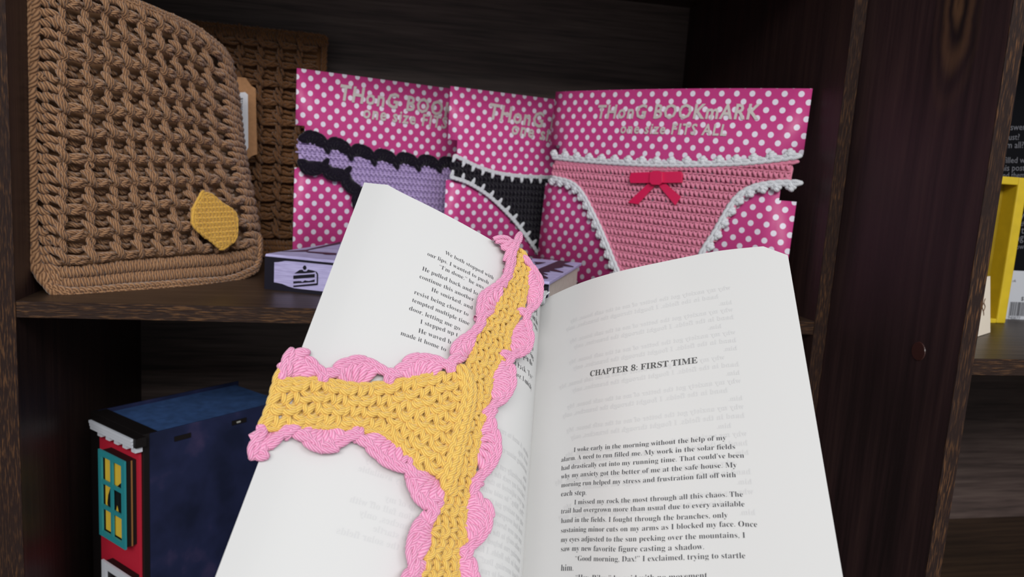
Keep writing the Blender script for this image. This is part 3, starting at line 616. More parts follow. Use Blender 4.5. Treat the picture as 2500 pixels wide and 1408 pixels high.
# the second sleeve behind
O = at(560, 640, 1, .296); O[2] = .004; O[0] = .03; S2 = plane(O, (1, .06, 0), (0, .03, 1), (0, .2, 0, .26))
S2n = Surf(lambda a, b: S2.f(a*.0212, .236-b*.0212), (-1, 9, -.6, 11.3)).ready()
SL2 = thing('crochet_book_sleeve', 'darker brown waffle stitch crochet book sleeve standing behind the front sleeve and its tag', 'book sleeve', (.12, .3, 0), 'waffle stitch book sleeves')
T = Tubes(7); waffle(T, S2n, 0, 7, 0, 10, .0021); rows_dense(T, S2n, np.arange(-.3, 8.3, .35), 10.3, 11.1, .002, 3); rows_dense(T, S2n, np.arange(-.3, 8.3, .35), -.7, -.2, .002, 1)
T.build('waffle_stitches', BRN2, SL2); grid('lining', S2n, -.9, 8.3, -.7, 11.1, 20, 20, BRN2, SL2, h=-.007, thick=.012, uvs=False)
T = Tubes(7); chain_ab(T, S2n, [(-.8, 11.1), (-.8, -.7), (8.3, -.7), (8.3, 11.1), (-.8, 11.1)], 130, .002, .002, -.002); T.build('border_chain', BRN2, SL2)
# kraft price tag between the two sleeves
O = at(596, 390, 1, .268); TS = plane(O, (.985, .17, 0), (-.0, .02, 1), (-.05, .05, 0, .11)); q = TS.inv([(560, 186), (600, 190), (607, 200), (613, 209), (624, 216), (628, 376), (614, 381), (604, 390), (600, 398), (556, 394)])
TG = thing('price_tag', 'brown kraft paper price tag with a white barcode label, tucked between the sleeves', 'price tag', tuple(O))
KR = flat('kraft_paper', (176, 130, 92), .8, .1, .06, 300); prism('tag_card', TS, q, 0, .0008, KR, TG)
q = TS.inv([(564, 228), (598, 225), (605, 231), (606, 360), (602, 367), (592, 368), (566, 366)]); lb = prism('white_label', TS, q, .0009, .0012, flat('label', (226, 226, 230), .5, .2), TG, label='white sticker with price and barcode')
PT = Print(); PT.line(TS, "$25.00", (592, 238), (592, 270), h=.0015, serif=False, off=.004)
PT.build('price_print', INK, lb)
bm = bmesh.new(); y = 0; e = TS.inv([(574, 300), (596, 298), (596, 364)]); k = 0
for i in range(22):
    w = random.choice((.0004, .0007, .0011)); y += w+random.choice((.0005, .0009))
    if y > .034: break
    v = [bm.verts.new(tuple(TS.at(a, e[1][1]-b, .0015))) for a, b in ((e[0][0], y), (e[0][0]+.0085, y), (e[0][0]+.0085, y+w), (e[0][0], y+w))]; bm.faces.new(v)
bmobj('barcode', bm, INK, lb, kind='stuff')

# ------------------------------------------------------------------ polka dot cards carrying crocheted bookmarks
def dots(name, S, p=.0142, q=.0081, r=.0028):
    m, nt, b = new(name, .42, .35); uv = nt.nodes.new('ShaderNodeUVMap'); s = nt.nodes.new('ShaderNodeSeparateXYZ'); nt.links.new(uv.outputs[0], s.inputs[0]); x, y = s.outputs[0], s.outputs[1]
    ds = []
    for ox, oy in ((0, 0), (.5, .5)):
        fx = mth(nt, 'SUBTRACT', mth(nt, 'FRACT', mth(nt, 'ADD', mth(nt, 'DIVIDE', x, p), 40.+ox)), .5); fy = mth(nt, 'SUBTRACT', mth(nt, 'FRACT', mth(nt, 'ADD', mth(nt, 'DIVIDE', y, 2*q), 40.+oy)), .5)
        fx = mth(nt, 'MULTIPLY', fx, p); fy = mth(nt, 'MULTIPLY', fy, 2*q)
        ds.append(mth(nt, 'SQRT', mth(nt, 'ADD', mth(nt, 'MULTIPLY', fx, fx), mth(nt, 'MULTIPLY', fy, fy))))
    d = mth(nt, 'MINIMUM', *ds); f = mth(nt, 'LESS_THAN', d, r)
    nt.links.new(mixc(nt, f, lin((198, 66, 134)), lin((232, 226, 240))), b.inputs['Base Color']); return m
DOT = dots('polka_dot_card', None, .0152, .0077, .0028)
SIL = new('silver_vinyl', .38, .6)[0]; SIL.node_tree.nodes['Principled BSDF'].inputs['Base Color'].default_value = lin((214, 206, 202)); SIL.node_tree.nodes['Principled BSDF'].inputs['Metallic'].default_value = .15
def card(S, Wd, Hh, n0, n1, hy, ly, label):
    """card sheet with a recess on each side, where the bookmark wraps round"""
    root = thing('bookmark_card', label, 'card', tuple(S.pos(0., 0.)), 'polka dot bookmark cards')
    A = np.unique(np.r_[0, np.linspace(n0, Wd-n1, 20), Wd]); B = np.unique(np.r_[0, ly, hy, Hh])
    grid('card_sheet', S, 0, Wd, 0, Hh, A, B, DOT, root, thick=.0006, mask=lambda a, b: not (ly < b < hy and (a < n0 or a > Wd-n1)))
    return root
def knit(T, S, poly, p, q, r, h, tilt=0.):
    """rows of small slanted stitches with a bar between the rows"""
    poly = np.array(poly); mn, mx = poly.min(0), poly.max(0); ct, st = math.cos(tilt), math.sin(tilt); L = np.linalg.norm(mx-mn); cx = (mn+mx)/2
    gx, gy = [v.ravel() for v in np.meshgrid(np.arange(-L/2, L/2, p), np.arange(-L/2, L/2, q))]; X = cx[0]+gx*ct-gy*st; Y = cx[1]+gx*st+gy*ct
    k = inside(poly, X, Y); pts = np.stack([X, Y], 1)[k]; n = len(pts); ax = np.array([[ct, st]]); ay = np.array([[-st, ct]])
    c = lambda x, y, z: np.c_[pts+ax*x*p+ay*y*q+RNG.normal(0, .00018, (n, 2)), np.full(n, h+z*r)]
    strands(T, S, np.stack([c(-.42, .36, 0), c(-.2, .30, 1.1), c(.12, -.02, 1.2), c(.3, -.26, 0)], 1), np.full(n, r), 7, .5)
    strands(T, S, np.stack([c(.42, .36, -.2), c(.3, .2, .8), c(.22, -.1, .6)], 1), np.full(n, r*.8), 6, .5)
    strands(T, S, np.stack([c(-.6, -.42, .1), c(-.2, -.44, .75), c(.2, -.44, .75), c(.6, -.42, .1)], 1), np.full(n, r*.62), 6, .7)
def picot(T, S, path, r, gap, side, h):
    chain(T, S, path, r*3.6, r*.9, r*.95, h, 7); p = resample(path, gap)[:]; t = np.gradient(p, axis=0); t /= np.linalg.norm(t, axis=1, keepdims=True)+1e-9; sd = np.stack([-t[:, 1], t[:, 0]], 1)*side; n = len(p)
    for dx, dy, hh in ((-1.1, 1.3, .8), (0, 2.1, 1.2), (1.1, 1.3, .8), (0, .9, 1.4)):
        q = p+t*dx*r+sd*dy*r*1.25; tt = t*.8+sd*.5*np.sign(dx+.1); strands(T, S, np.stack([np.c_[q-tt*r*1.1, np.full(n, h)], np.c_[q, np.full(n, h+hh*r)], np.c_[q+tt*r*1.1, np.full(n, h)]], 1), np.full(n, r*1.15), 7, .5)
def spikes(T, S, path, r, gap, side, h, ln):
    chain(T, S, path, r*3.6, r*.9, r*1.0, h, 7); p = resample(path, gap); t = np.gradient(p, axis=0); t /= np.linalg.norm(t, axis=1, keepdims=True)+1e-9; sd = np.stack([-t[:, 1], t[:, 0]], 1)*side; n = len(p); z = np.full(n, h)
    for o in (-.7, .7): strands(T, S, np.stack([np.c_[p+t*o*r*1.6, z+.6*r], np.c_[p+sd*ln*.55+t*o*r*.8, z+1.4*r], np.c_[p+sd*ln, z+.9*r]], 1), np.full(n, r*.9), 7, .5)
def scallops(T, S, path, pitch, ht, side, r, h):
    p = resample(path, pitch); 
    for i in range(len(p)-1):
        a, b = p[i], p[i+1]; t = b-a; s = np.array([-t[1], t[0]])*side/np.linalg.norm(t); m = (a+b)/2-s*ht*.15; th = np.linspace(math.pi, 0, 7)
        arc = [(a+b)/2+t/2*math.cos(x)+s*ht*math.sin(x) for x in th]; shell(T, S, m, arc, r, 7, r*1.1, h, False); chain(T, S, np.array(arc), r*3.4, r*.9, r*.9, h+r*.6, 7)
# --- right card, in front, turned towards the left
TL = at(1357, 224, 1, .262); BL = at(1309, 662, 1, .252); BL[2] = max(BL[2], 0)
TR = at(1984, 216, 0, .6545); BR = np.array([.651, TR[1]-.006, .0]); ex = TR-TL; W3 = np.linalg.norm(ex); ex /= W3; ey = TL-BL; ey -= ey.dot(ex)*ex; ey /= np.linalg.norm(ey)
C3 = plane(TL-ey*.213, ex, ey, (0, W3, 0, .213), .008, W3); H3 = .213; q = C3.inv([(1346, 355), (1967, 377), (1925, 377), (1918, 488), (1951, 488), (1328, 448), (1372, 448)])
print('card3', W3, q)
K3 = card(C3, W3, H3, .015, .016, (q[0][1]+q[1][1])/2, (q[3][1]+q[5][1])/2, 'pink polka dot card at right, whole silver lettering readable, holding a rose pink crochet bookmark')
PT = Print()
PT.line(C3, "THonG BOOKmARK", (1457, 289), (1853, 291), h=.0009, serif=False, off=.027, shear=.1, spacing=1.16, aspect=1.12)
PT.line(C3, "one size FITS ALL", (1514, 325), (1774, 331), h=.0009, serif=False, off=.027, shear=.1, spacing=1.18, aspect=1.12); PT.build('lettering', SIL, K3, 'silver vinyl lettering')
B3 = thing('crochet_bookmark', 'rose pink crochet bookmark with white trim and red bow, on the right card', 'bookmark', tuple(C3.pos(W3/2, .1)))
body = C3.inv([(1362, 393), (1400, 398), (1480, 404), (1600, 408), (1750, 404), (1850, 397), (1932, 392), (1938, 412), (1932, 440), (1885, 447), (1838, 462), (1798, 500), (1770, 545), (1740, 590), (1712, 640), (1698, 690), (1530, 690), (1512, 640), (1490, 590), (1462, 530), (1436, 478), (1412, 446), (1385, 434), (1354, 428), (1352, 405)])
prism('backing', C3, body, .001, .0026, ROS, B3); T = Tubes(7); knit(T, C3, body, .0050, .0080, .0015, .0028, -.015)
for e in ([(1362, 398), (1480, 409), (1600, 413), (1750, 409), (1930, 397)], [(1356, 428), (1400, 442), (1432, 472), (1462, 530), (1490, 590), (1520, 660)], [(1930, 438), (1885, 446), (1838, 462), (1798, 500), (1770, 545), (1740, 590), (1705, 660)]): chain(T, C3, smooth_path(C3.inv(e)), .006, .0014, .0014, .0028)
T.build('crochet_body', ROS, B3)
T = Tubes(7); picot(T, C3, smooth_path(C3.inv([(1358, 384), (1420, 391), (1500, 397), (1600, 402), (1700, 402), (1800, 399), (1870, 393), (1932, 385)])), .0021, .0170, 1, .0035)
for sd, e in ((1, [(1356, 436), (1400, 448), (1428, 475), (1455, 525), (1478, 575), (1498, 625), (1516, 668)]), (1, [(1700, 655), (1722, 612), (1748, 572), (1772, 530), (1800, 488), (1836, 462), (1885, 450), (1934, 448)])):
    picot(T, C3, smooth_path(C3.inv(e)), .0021, .0128, -1, .0035)
T.build('picot_trim', WHT, B3, 'white picot trim')
SAT = flat('satin_ribbon', (214, 26, 84), .32, .5)
def ribbon(name, pts, h0, h1, par, th=.0006, lab=None):
    q = C3.inv(pts); return prism(name, C3, q, h0, h1, SAT, par, .0004, lab)
L1 = ribbon('ribbon_bow', [(1600, 424), (1608, 420), (1622, 420), (1630, 425), (1630, 448), (1622, 454), (1604, 453), (1598, 447)], .0095, .0122, B3, lab='red satin bow')
ribbon('bow_loop', [(1552, 424), (1606, 422), (1606, 449), (1550, 449), (1548, 436)], .0072, .0102, L1); ribbon('bow_loop', [(1624, 422), (1672, 421), (1676, 428), (1674, 448), (1624, 449)], .0072, .0102, L1)
ribbon('bow_tail', [(1590, 450), (1612, 450), (1566, 500), (1541, 496)], .0068, .0078, L1); ribbon('bow_tail', [(1612, 450), (1634, 450), (1670, 482), (1656, 503)], .0068, .0078, L1)
# --- middle card
def backcard(tl, y0, bx, by, Wd, lab, hh=.209):
    O = at(*tl, 1, y0); e = np.array([bx, by, 0.]); e /= np.linalg.norm(e); up = np.array([0, .03, 1.]); up /= np.linalg.norm(up); S = plane(O-up*hh, e, up, (0, Wd, 0, hh), 0, Wd); return S
C2 = backcard((1100, 210), .258, .205, .078, .25, ''); H2 = .209; C2o = C2.pos(0., 0.); print('card2 base z', C2o)
q = C2.inv([(1093, 340), (1118, 345), (1080, 438)]); print(q)
K2 = card(C2, .25, H2, .012, .012, q[0][1], q[2][1], 'pink polka dot card in the middle, half covered, holding a black crochet bookmark')
PT = Print(); PT.line(C2, "THonG B", (1190, 289), (1362, 318), h=.0009, serif=False, off=.027, shear=.1, spacing=1.16, aspect=1.12); PT.line(C2, "one size", (1246, 326), (1370, 350), h=.0009, serif=False, off=.027, shear=.1, spacing=1.18, aspect=1.12); PT.build('lettering', SIL, K2, 'silver vinyl lettering')
BB = thing('crochet_bookmark', 'black crochet bookmark with white spiky trim, on the middle polka dot card', 'bookmark', tuple(C2.pos(.12, .1)))
body = C2.inv([(1106, 388), (1130, 398), (1160, 412), (1200, 427), (1260, 435), (1340, 437), (1420, 440), (1420, 600), (1312, 610), (1270, 560), (1230, 515), (1190, 478), (1150, 452), (1100, 430), (1098, 400)])
prism('backing', C2, body, .001, .0026, BLK, BB); T = Tubes(7); knit(T, C2, body, .0052, .0074, .00135, .0028); T.build('crochet_body', BLK, BB)
T = Tubes(7); spikes(T, C2, smooth_path(C2.inv([(1106, 380), (1130, 392), (1165, 408), (1210, 422), (1270, 430), (1345, 433), (1400, 436)])), .0014, .0135, -1, .0034, .0078)
spikes(T, C2, smooth_path(C2.inv([(1097, 432), (1140, 447), (1185, 475), (1225, 511), (1262, 552), (1308, 616)])), .0014, .0135, 1, .0034, .0085); T.build('spiky_trim', WHT, BB, 'white trim with small spikes')
# --- left card
C1 = backcard((725, 166), .236, .205, .094, .25, ''); print('card1 base z', C1.pos(0., 0.))
q = C1.inv([(720, 305), (712, 408)]); K1 = card(C1, .25, .209, .010, .012, q[0][1], q[1][1], 'pink polka dot card at left, standing behind the lavender book, holding a lavender crochet bookmark')
PT = Print(); PT.line(C1, "THonG BOOK", (826, 243), (1108, 287), h=.0009, serif=False, off=.027, shear=.1, spacing=1.16, aspect=1.12); PT.line(C1, "one size FITS", (884, 287), (1090, 314), h=.0009, serif=False, off=.027, shear=.1, spacing=1.18, aspect=1.12); PT.build('lettering', SIL, K1, 'silver vinyl lettering')
BL_ = thing('crochet_bookmark', 'lavender crochet bookmark with black scalloped trim, on the left polka dot card', 'bookmark', tuple(C1.pos(.12, .1)))
body = C1.inv([(730, 330), (770, 345), (850, 368), (940, 388), (1020, 398), (1104, 404), (1160, 410), (1160, 620), (900, 620), (886, 520), (876, 460), (850, 432), (820, 412), (780, 398), (728, 388), (726, 350)])
prism('backing', C1, body, .001, .0026, LAV, BL_); T = Tubes(7); knit(T, C1, body, .0054, .0072, .0014, .0028, -.02); T.build('crochet_body', LAV, BL_)
T = Tubes(7); scallops(T, C1, smooth_path(C1.inv([(728, 340), (780, 352), (850, 373), (930, 390), (1010, 400), (1110, 408)])), .0285, .0085, 1, .0022, .0034)
scallops(T, C1, smooth_path(C1.inv([(726, 393), (775, 402), (825, 415), (860, 440), (880, 480), (885, 520)])), .0285, .0095, -1, .0022, .0034); T.build('scalloped_trim', BLK, BL_, 'black scalloped trim')

# ------------------------------------------------------------------ lavender hardback lying on the shelf
A3 = np.array([.168, .092, 0]); e1 = np.array([.233, -.114, 0]); LB = np.linalg.norm(e1); e1 /= LB; e2 = np.array([.44, .898, 0]); e2 -= e2.dot(e1)*e1; e2 /= np.linalg.norm(e2); e3 = np.array([0, 0, 1.])
LBK = thing('lavender_book', 'lavender and black hardback lying flat on the shelf, cake slice drawn on its spine', 'book', tuple(A3+e1*.13+e2*.08)); FR = (A3, e1, e2, e3); HB = .0315; DB = .158
LC, nt, b_ = new('lavender_cloth', .7, .2); nt.links.new(ramp(nt, noise(nt, 1, 5, sc=(60, 60, 700)), [(.3, lin((164, 156, 200))), (.7, lin((194, 188, 230)))]), b_.inputs['Base Color'])
DK = flat('cover_black', (24, 22, 34), .5, .3); DKP = flat('cover_plum', (52, 34, 50), .5, .3)
box('cover_board', (0, LB, 0, DB, 0, .0028), LC, LBK, FR, .0004); top = box('cover_board', (0, LB, 0, DB, HB-.0028, HB), LC, LBK, FR, .0004)
box('spine', (0, LB, -.0012, .0012, .0004, HB-.0004), LC, LBK, FR, .0006, 'spine with the cake drawing')
box('page_block', (.003, LB-.003, .002, DB-.004, .0028, HB-.0028), PAPER_IN, LBK, FR)
SP = plane(A3-e2*.0012, e1, e3, (0, LB, 0, HB)); TP = plane(A3+e3*HB, e1, e2, (0, LB, 0, DB))
def art(name, S, polys, mat, par, h=.0002, t=.0002, px=True, lab=None):
    bm = bmesh.new(); from mathutils.geometry import tessellate_polygon
    for P in polys:
        Q = S.inv(P) if px else np.array(P, float); V = S.at(Q[:, 0], Q[:, 1], np.full(len(Q), h+t)); vs = [bm.verts.new(tuple(v)) for v in V]
        for tr in tessellate_polygon([[Vector((q[0], q[1], 0)) for q in Q]]):
            try: bm.faces.new([vs[i] for i in tr])
            except ValueError: pass
    return bmobj(name, bm, mat, par, label=lab, kind='stuff' if len(polys) > 1 else None)
z = lambda x, y: (640+x/7.82, 580+y/7.82)
fr_ = [[(0, 0), (LB, 0), (LB, .0032), (.030, .0035), (.024, .0045), (.018, .0062), (.012, .0068), (.0095, .0068), (.0095, .0250), (.014, .0256), (.020, .0272), (.030, .0275), (LB, .0275), (LB, .0295), (0, .0295)],
       [(LB-.030, 0), (LB, 0), (LB, .0295), (LB-.022, .0295)]]
art('spine_frame', SP, fr_, DK, LBK, px=False, lab='black frame printed round the spine')
ck = [[z(620, 680), (z(720, 615)), z(775, 608), z(800, 640), z(850, 640), z(880, 605), z(960, 620), z(1040, 645), z(960, 665), z(800, 678)],
      [z(600, 722), z(1010, 690), z(1008, 755), z(600, 785)], [z(600, 832), z(700, 826), z(745, 828), z(775, 845), z(820, 810), z(860, 820), z(900, 822), z(1010, 795), z(1008, 842), z(600, 874)],
      [z(600, 912), z(1045, 868), z(1045, 905), z(600, 942)], [z(1035, 640), z(1060, 665), z(1075, 700), z(1070, 900), z(1045, 905), z(1048, 700), z(1030, 670)],
      [z(780, 570), z(790, 545), z(818, 525), z(845, 545), z(852, 580), z(840, 605), z(818, 615), z(795, 605)], [z(812, 540), z(822, 520), z(830, 540)]]
art('cake_drawing', SP, ck, DK, LBK, .0003, lab='black drawing of a layered cake slice with a cherry')
y3 = lambda x, y: (1260+x/7.04, 560+y/7.04)
tp = [[y3(310, 715), y3(740, 535), y3(940, 560), y3(880, 575), y3(820, 590), y3(990, 640), y3(985, 652), y3(760, 628), y3(820, 650), y3(760, 665), y3(640, 680), y3(815, 735), y3(810, 748), y3(560, 712), y3(590, 735), y3(450, 740), y3(550, 775), y3(540, 785), y3(450, 775), y3(555, 835), y3(540, 850), y3(400, 845), y3(320, 800)]]
art('cover_drips', TP, tp, DKP, top, .0002, lab='plum black dripping pattern')
tq = [[z(330, 272), z(830, 238), z(1500, 80), z(1500, 120), z(900, 240), z(860, 270)], [z(830, 275), z(900, 268), z(1420, 300), z(1410, 335), z(1210, 330), z(1150, 312), z(880, 290)], [y3(80, 428), y3(700, 520), y3(740, 535), y3(320, 480), y3(100, 446)], [y3(300, 560), y3(520, 570), y3(400, 600), y3(310, 610), y3(340, 585)], [y3(180, 500), y3(280, 510), y3(240, 545), y3(200, 540)]]
art('cover_lines', TP, tq, DKP, top, .0002, lab='dark sketched lines on the cover')

# ------------------------------------------------------------------ book nook with a little red house front, on the shelf below
K = at(355, 1060, 2, -.125); Fl = at(226, 1002, 2, -.125); f1 = Fl-K; WN = np.linalg.norm(f1); f1 /= WN; fn = np.array([f1[1], -f1[0], 0])
if fn.dot(C-K) < 0: fn = -fn
ZB = -.33; HN = K[2]-ZB; NK = thing('book_nook', 'navy book box with red house front and teal window, on the lower shelf', 'ornament', (K[0], K[1], ZB)); NB = .155
K0 = np.array([K[0], K[1], ZB]); FN = (K0, f1, -fn, e3)    # local: x across the facade, y back, z up
NAVY, nt, b_ = new('navy_paint', .5, .3); nt.links.new(ramp(nt, noise(nt, 26, 4), [(.35, lin((22, 28, 52))), (.62, lin((34, 40, 72))), (.75, lin((58, 52, 84)))]), b_.inputs['Base Color'])
BLU = flat('blue_painted_pages', (58, 88, 138), .6, .3, .15, 120); NBK = flat('nook_black', (22, 18, 18), .5, .3); RED = flat('red_paint', (190, 34, 56), .6, .3); TEAL = flat('teal_paint', (44, 138, 146), .5, .3)
NWH = flat('white_paint', (206, 210, 218), .5, .3); NYE = flat('yellow_glass', (226, 190, 62), .5, .3); MDF = flat('bare_board', (150, 104, 60), .7, .1)
bodyn = box('box_side', (0, .0022, .003, NB, 0, HN-.0005), NAVY, NK, FN, .0005, 'navy painted cover'); box('box_side', (WN-.0022, WN, .003, NB, 0, HN-.0005), NAVY, NK, FN, .0005)
box('page_block', (.0022, WN-.0022, .004, NB-.004, .001, HN-.004), BLU, NK, FN, label='blue painted pages'); fr0 = box('box_front', (0, WN, -.002, .0042, 0, HN), NBK, NK, FN, .0004, 'black front frame'); box('top_strip', (.0023, WN-.0023, .0044, .012, HN-.0042, HN-.0003), NBK, fr0, FN)
s1 = at(583, 1028, 0, 0)
NS = plane(K0, -fn, e3, (0, NB, 0, HN))   # navy side facing the camera
for p in ((1028, 583), (1066, 445)):
    q = NS.inv([(p[1], p[0])])[0]; fb = (K0-f1*.0006+(-fn)*q[0]+e3*q[1], -fn, -f1, e3); box('slot', (-.008, .008, -.0002, .0003, -.0022, .0022), NBK, bodyn, fb)
q = NS.inv([(583, 1028)])[0]; fb = (K0-f1*.0012+(-fn)*q[0]+e3*q[1], -fn, -f1, e3); box('slot_glint', (-.003, .001, -.0003, .0003, -.0008, .0006), flat('painted_glint', (170, 168, 160), .4, .4), bodyn, fb)  # small pale chip: a glint of light painted on the slot
def fac(d): return plane(K0+fn*d, f1, e3, (0, WN, 0, HN))
q = fac(.002).inv([(345, 1100), (250, 1080), (345, 1400)]); xr = q[0][0]; xl = q[1][0]; print('facade', WN, HN, q)
rd = box('red_wall', (xr, min(xl, WN-.003), -.0045, -.002, .0, HN-.010), RED, NK, FN)
S = fac(.0115); q = S.inv([(325, 1083), (222, 1012), (326, 1105), (222, 1037), (328, 1118)]); x0, x1 = q[0][0], q[1][0]; zt = (q[0][1]+q[1][1])/2; zb = (q[2][1]+q[3][1])/2; print('cornice', q)
box('cornice_block', (x0-.004, x1, -.0115, -.002, zb+.001, HN-.0004), NBK, NK, FN)
for i in range(3):
    a = zb+(zt-zb)*i/3; box('cornice_board', (x0, x1, -.0125-.0006*i, -.0112, a+.0003, a+(zt-zb)/3-.0002), NWH, NK, FN)
nd = 5
for i in range(nd):
    a = x0-.002+(x1-x0)*(i+.05)/nd; box('dentil', (a, a+(x1-x0)/nd*.45, -.0105, -.004, zb-.0042, zb+.001), NWH, NK, FN)
# teal window standing proud of the wall
S = fac(.016); q = S.inv([(303, 1132), (239, 1091), (242, 1297), (305, 1349)]); wx0 = (q[0][0]+q[3][0])/2; wx1 = (q[1][0]+q[2][0])/2; wz1 = (q[0][1]+q[1][1])/2; wz0 = (q[2][1]+q[3][1])/2; print('win', q)
def framed(par, name, x0, x1, z0, z1, nx, nz, w, y0, y1, mat):
    xs = np.linspace(x0+w, x1-w, nx+1); zs = np.linspace(z0+w, z1-w, nz+1); bm = bmesh.new()
    for a, b in ((x0, x0+w), (x1-w, x1)): box_bm(bm, a, b, y0, y1, z0, z1, FN)
    for a, b in ((z0, z0+w), (z1-w, z1)): box_bm(bm, x0+w, x1-w, y0+.00005, y1, a, b, FN)
    for x in xs[1:-1]: box_bm(bm, x-w*.32, x+w*.32, y0+.0001, y1, z0+w, z1-w, FN)
    for z_ in zs[1:-1]: box_bm(bm, x0+w, x1-w, y0+.00015, y1, z_-w*.32, z_+w*.32, FN)
    return bmobj(name, bm, mat, par), xs, zs
fw, xs, zs = framed(NK, 'house_window', wx0, wx1, wz0, wz1, 2, 3, .0052, -.016, -.0142, TEAL); fw['label'] = 'teal six pane window'
bm = bmesh.new(); d = .0012
for a, b, c_, d_ in ((wx0+d, wx0+.0045, wz0+d, wz1-d), (wx1-.0045, wx1-d, wz0+d, wz1-d), (wx0+.0045, wx1-.0045, wz0+d, wz0+.0045), (wx0+.0045, wx1-.0045, wz1-.0045, wz1-d)): box_bm(bm, a, b, -.0141, -.0046, c_, d_, FN)
bmobj('window_surround', bm, NBK, fw); box('surround_edge', (wx0+.0004, wx0+.0012, -.0095, -.0085, wz0+.001, wz1-.001), MDF, fw, FN)
for i in range(2):
    for j in range(3): box('window_pane', (xs[i]+.0006, xs[i+1]-.0006, -.0128, -.0122, zs[j]+.0005, zs[j+1]-.0005), NYE, fw, FN)
box('window_back', (wx0+.0045, wx1-.0045, -.0121, -.0050, wz0+.006, wz1-.006), NBK, fw, FN)
S = fac(.0131); sil = [[(286, 1187), (296, 1178), (300, 1186), (300, 1262), (290, 1250), (286, 1232), (280, 1262), (272, 1262), (274, 1206)], [(270, 1188), (264, 1208), (262, 1228), (267, 1246), (271, 1248), (271, 1185)]]
art('dark_silhouette', S, sil, NBK, fw, 0, 0, lab='black shape behind the window panes')
S = fac(.014); q = S.inv([(300, 1408), (242, 1362)]); zt = q[1][1]; lw, xs, zs = framed(NK, 'lower_window', wx0-.004, wx1+.001, zt-.060, zt, 1, 1, .0070, -.0140, -.0120, NWH); lw['label'] = 'white window frame below'
box('window_surround', (wx0-.002, wx1-.001, -.0119, -.0046, zt-.058, zt-.0012), NBK, lw, FN)

# ------------------------------------------------------------------ things on the shelf of the second bookcase
YF = plane(np.array([.70, -.012, .005]), (1, 0, 0), e3, (.0, .3, 0, .3)); q = YF.inv([(2453, 801), (2434, 778), (2500, 446), (2484, 452), (2446, 430)]); print('yframe', q)
x1 = q[0][0]; xi = q[1][0]; zi = q[1][1]; zt = q[4][1]; z2 = q[3][1]
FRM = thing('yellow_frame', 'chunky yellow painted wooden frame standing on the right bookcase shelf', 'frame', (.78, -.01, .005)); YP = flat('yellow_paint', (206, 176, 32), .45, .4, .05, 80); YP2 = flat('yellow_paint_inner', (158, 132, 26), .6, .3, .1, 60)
FY = (np.array([.70, -.012, .005]), (1, 0, 0), (0, 1, 0), e3)
box('frame_rail', (xi, x1, 0, .022, 0, zt), YP, FRM, FY, .0012); box('frame_rail', (.0, .014, 0, .022, 0, zt), YP, FRM, FY, .0012); box('frame_rail', (.014, xi, 0, .0215, 0, zi), YP, FRM, FY, .0008); box('frame_rail', (.014, xi, 0, .0215, z2, zt), YP, FRM, FY, .0008)
box('frame_back', (.012, xi+.001, .016, .0205, zi-.001, z2+.001), YP2, FRM, FY)
BLB = thing('black_book', 'black paperback seen from its back cover, standing behind the yellow frame', 'book', (.9, .03, .005)); BKS = plane(np.array([.78, .0155, .0055]), (1, -.02, 0), (0, .02, 1), (0, .2, 0, .25))
BC_ = flat('black_cover', (8, 8, 12), .6, .08); FB = (np.array([.78, .0160, .0055]), np.array([1, -.02, 0]), np.array([.02, 1, -.02]), np.array([0, .02, 1])); box('back_cover', (0, .17, 0, .0008, 0, .25), BC_, BLB, FB); box('page_block', (.001, .168, .0009, .020, .001, .249), PAPER_IN, BLB, FB); box('front_cover', (0, .17, .0201, .0209, 0, .25), BC_, BLB, FB)
GT = flat('grey_print', (98, 98, 104), .6, .2); PT = Print()
for t, x, y, xe in (("answer", 2448, 318, 2503), ("trust?", 2448, 342, 2488), ("them all?", 2430, 362, 2498), ("filled waste", 2450, 398, 2530), ("this post-world", 2437, 417, 2550), ("and them", 2440, 434, 2500), ("try", 2476, 533, 2500), ("within", 2476, 552, 2512), ("the", 2492, 570, 2520), ("ng", 2478, 588, 2498), ("own", 2479, 608, 2506)):
    PT.line(BKS, t, (x, y), (xe, y-1), h=.0003, serif=False, off=.002)
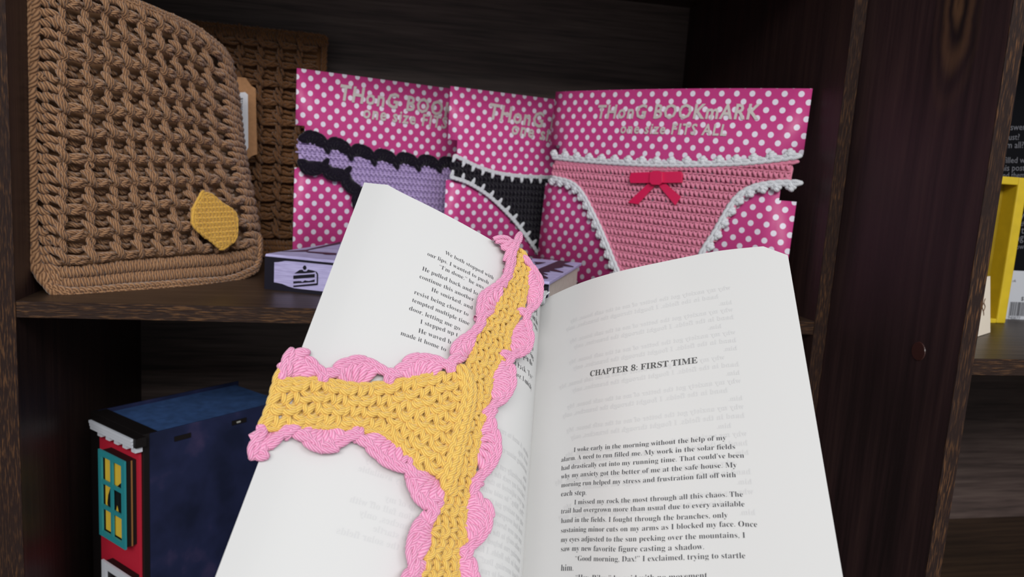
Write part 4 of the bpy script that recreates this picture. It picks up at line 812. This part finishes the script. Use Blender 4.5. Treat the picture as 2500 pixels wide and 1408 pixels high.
PT.build('printed_text', GT, BLB)
q = BKS.inv([(2472, 660), (2520, 662), (2518, 786), (2456, 780)]); lab = prism('barcode_label', BKS, [(q[0][0]-.006, q[0][1]), (q[0][0]+.05, q[0][1]), (q[0][0]+.05, q[2][1]), (q[0][0]-.006, q[2][1])], .0002, .0005, flat('book_label', (182, 184, 190), .5, .2), BLB, label='white barcode panel')
bm = bmesh.new(); q = BKS.inv([(2461, 770), (2461, 736), (2500, 770)]); x = q[0][0]
for i in range(24):
    w = random.choice((.0003, .0005, .0009)); v = [bm.verts.new(tuple(BKS.at(a, b, .0008))) for a, b in ((x, q[0][1]), (x+w, q[0][1]), (x+w, q[1][1]), (x, q[1][1]))]; bm.faces.new(v); x += w+random.choice((.0004, .0007))
bmobj('barcode', bm, INK, lab, kind='stuff')
PT = Print(); PT.line(BKS, "ok", (2470, 688), (2479, 688), h=.0008, serif=False); PT.line(BKS, "$2", (2491, 733), (2503, 733), h=.0008, serif=False, off=.004); PT.line(BKS, "940877", (2458, 778), (2488, 781), h=.0008, serif=False); PT.build('label_print', INK, lab)
o = at(2416, 812, 2, .005); ec = at(2385, 822, 2, .005)-o; ec /= np.linalg.norm(ec); CS = plane(o, -ec, (-.14, .0, .99), (-.1, 0, 0, .1))
WC = thing('white_card', 'cream white folded card leaning in front of the yellow frame', 'card', tuple(o)); q = CS.inv([(2408, 675)]); prism('card_sheet', CS, [(0, .0004), (-.006, q[0][1]), (-.075, q[0][1]), (-.075, .0004)], -.0006, .0006, flat('cream_card', (228, 216, 198), .7, .1), WC)
PT = Print(); T = Tubes(5); qq = CS.inv([(2398, 760), (2402, 748), (2399, 738), (2403, 728), (2399, 770), (2395, 748)]); P = np.c_[qq, np.full(6, .0009)]
strands(T, CS, P[None, [0, 1, 2, 3]], np.array([.0004]), 12); strands(T, CS, P[None, [4, 0, 5, 2]], np.array([.0004]), 12); T.build('ink_flourish', flat('brown_ink', (110, 84, 66), .7, .1), WC, 'brown curly drawing')
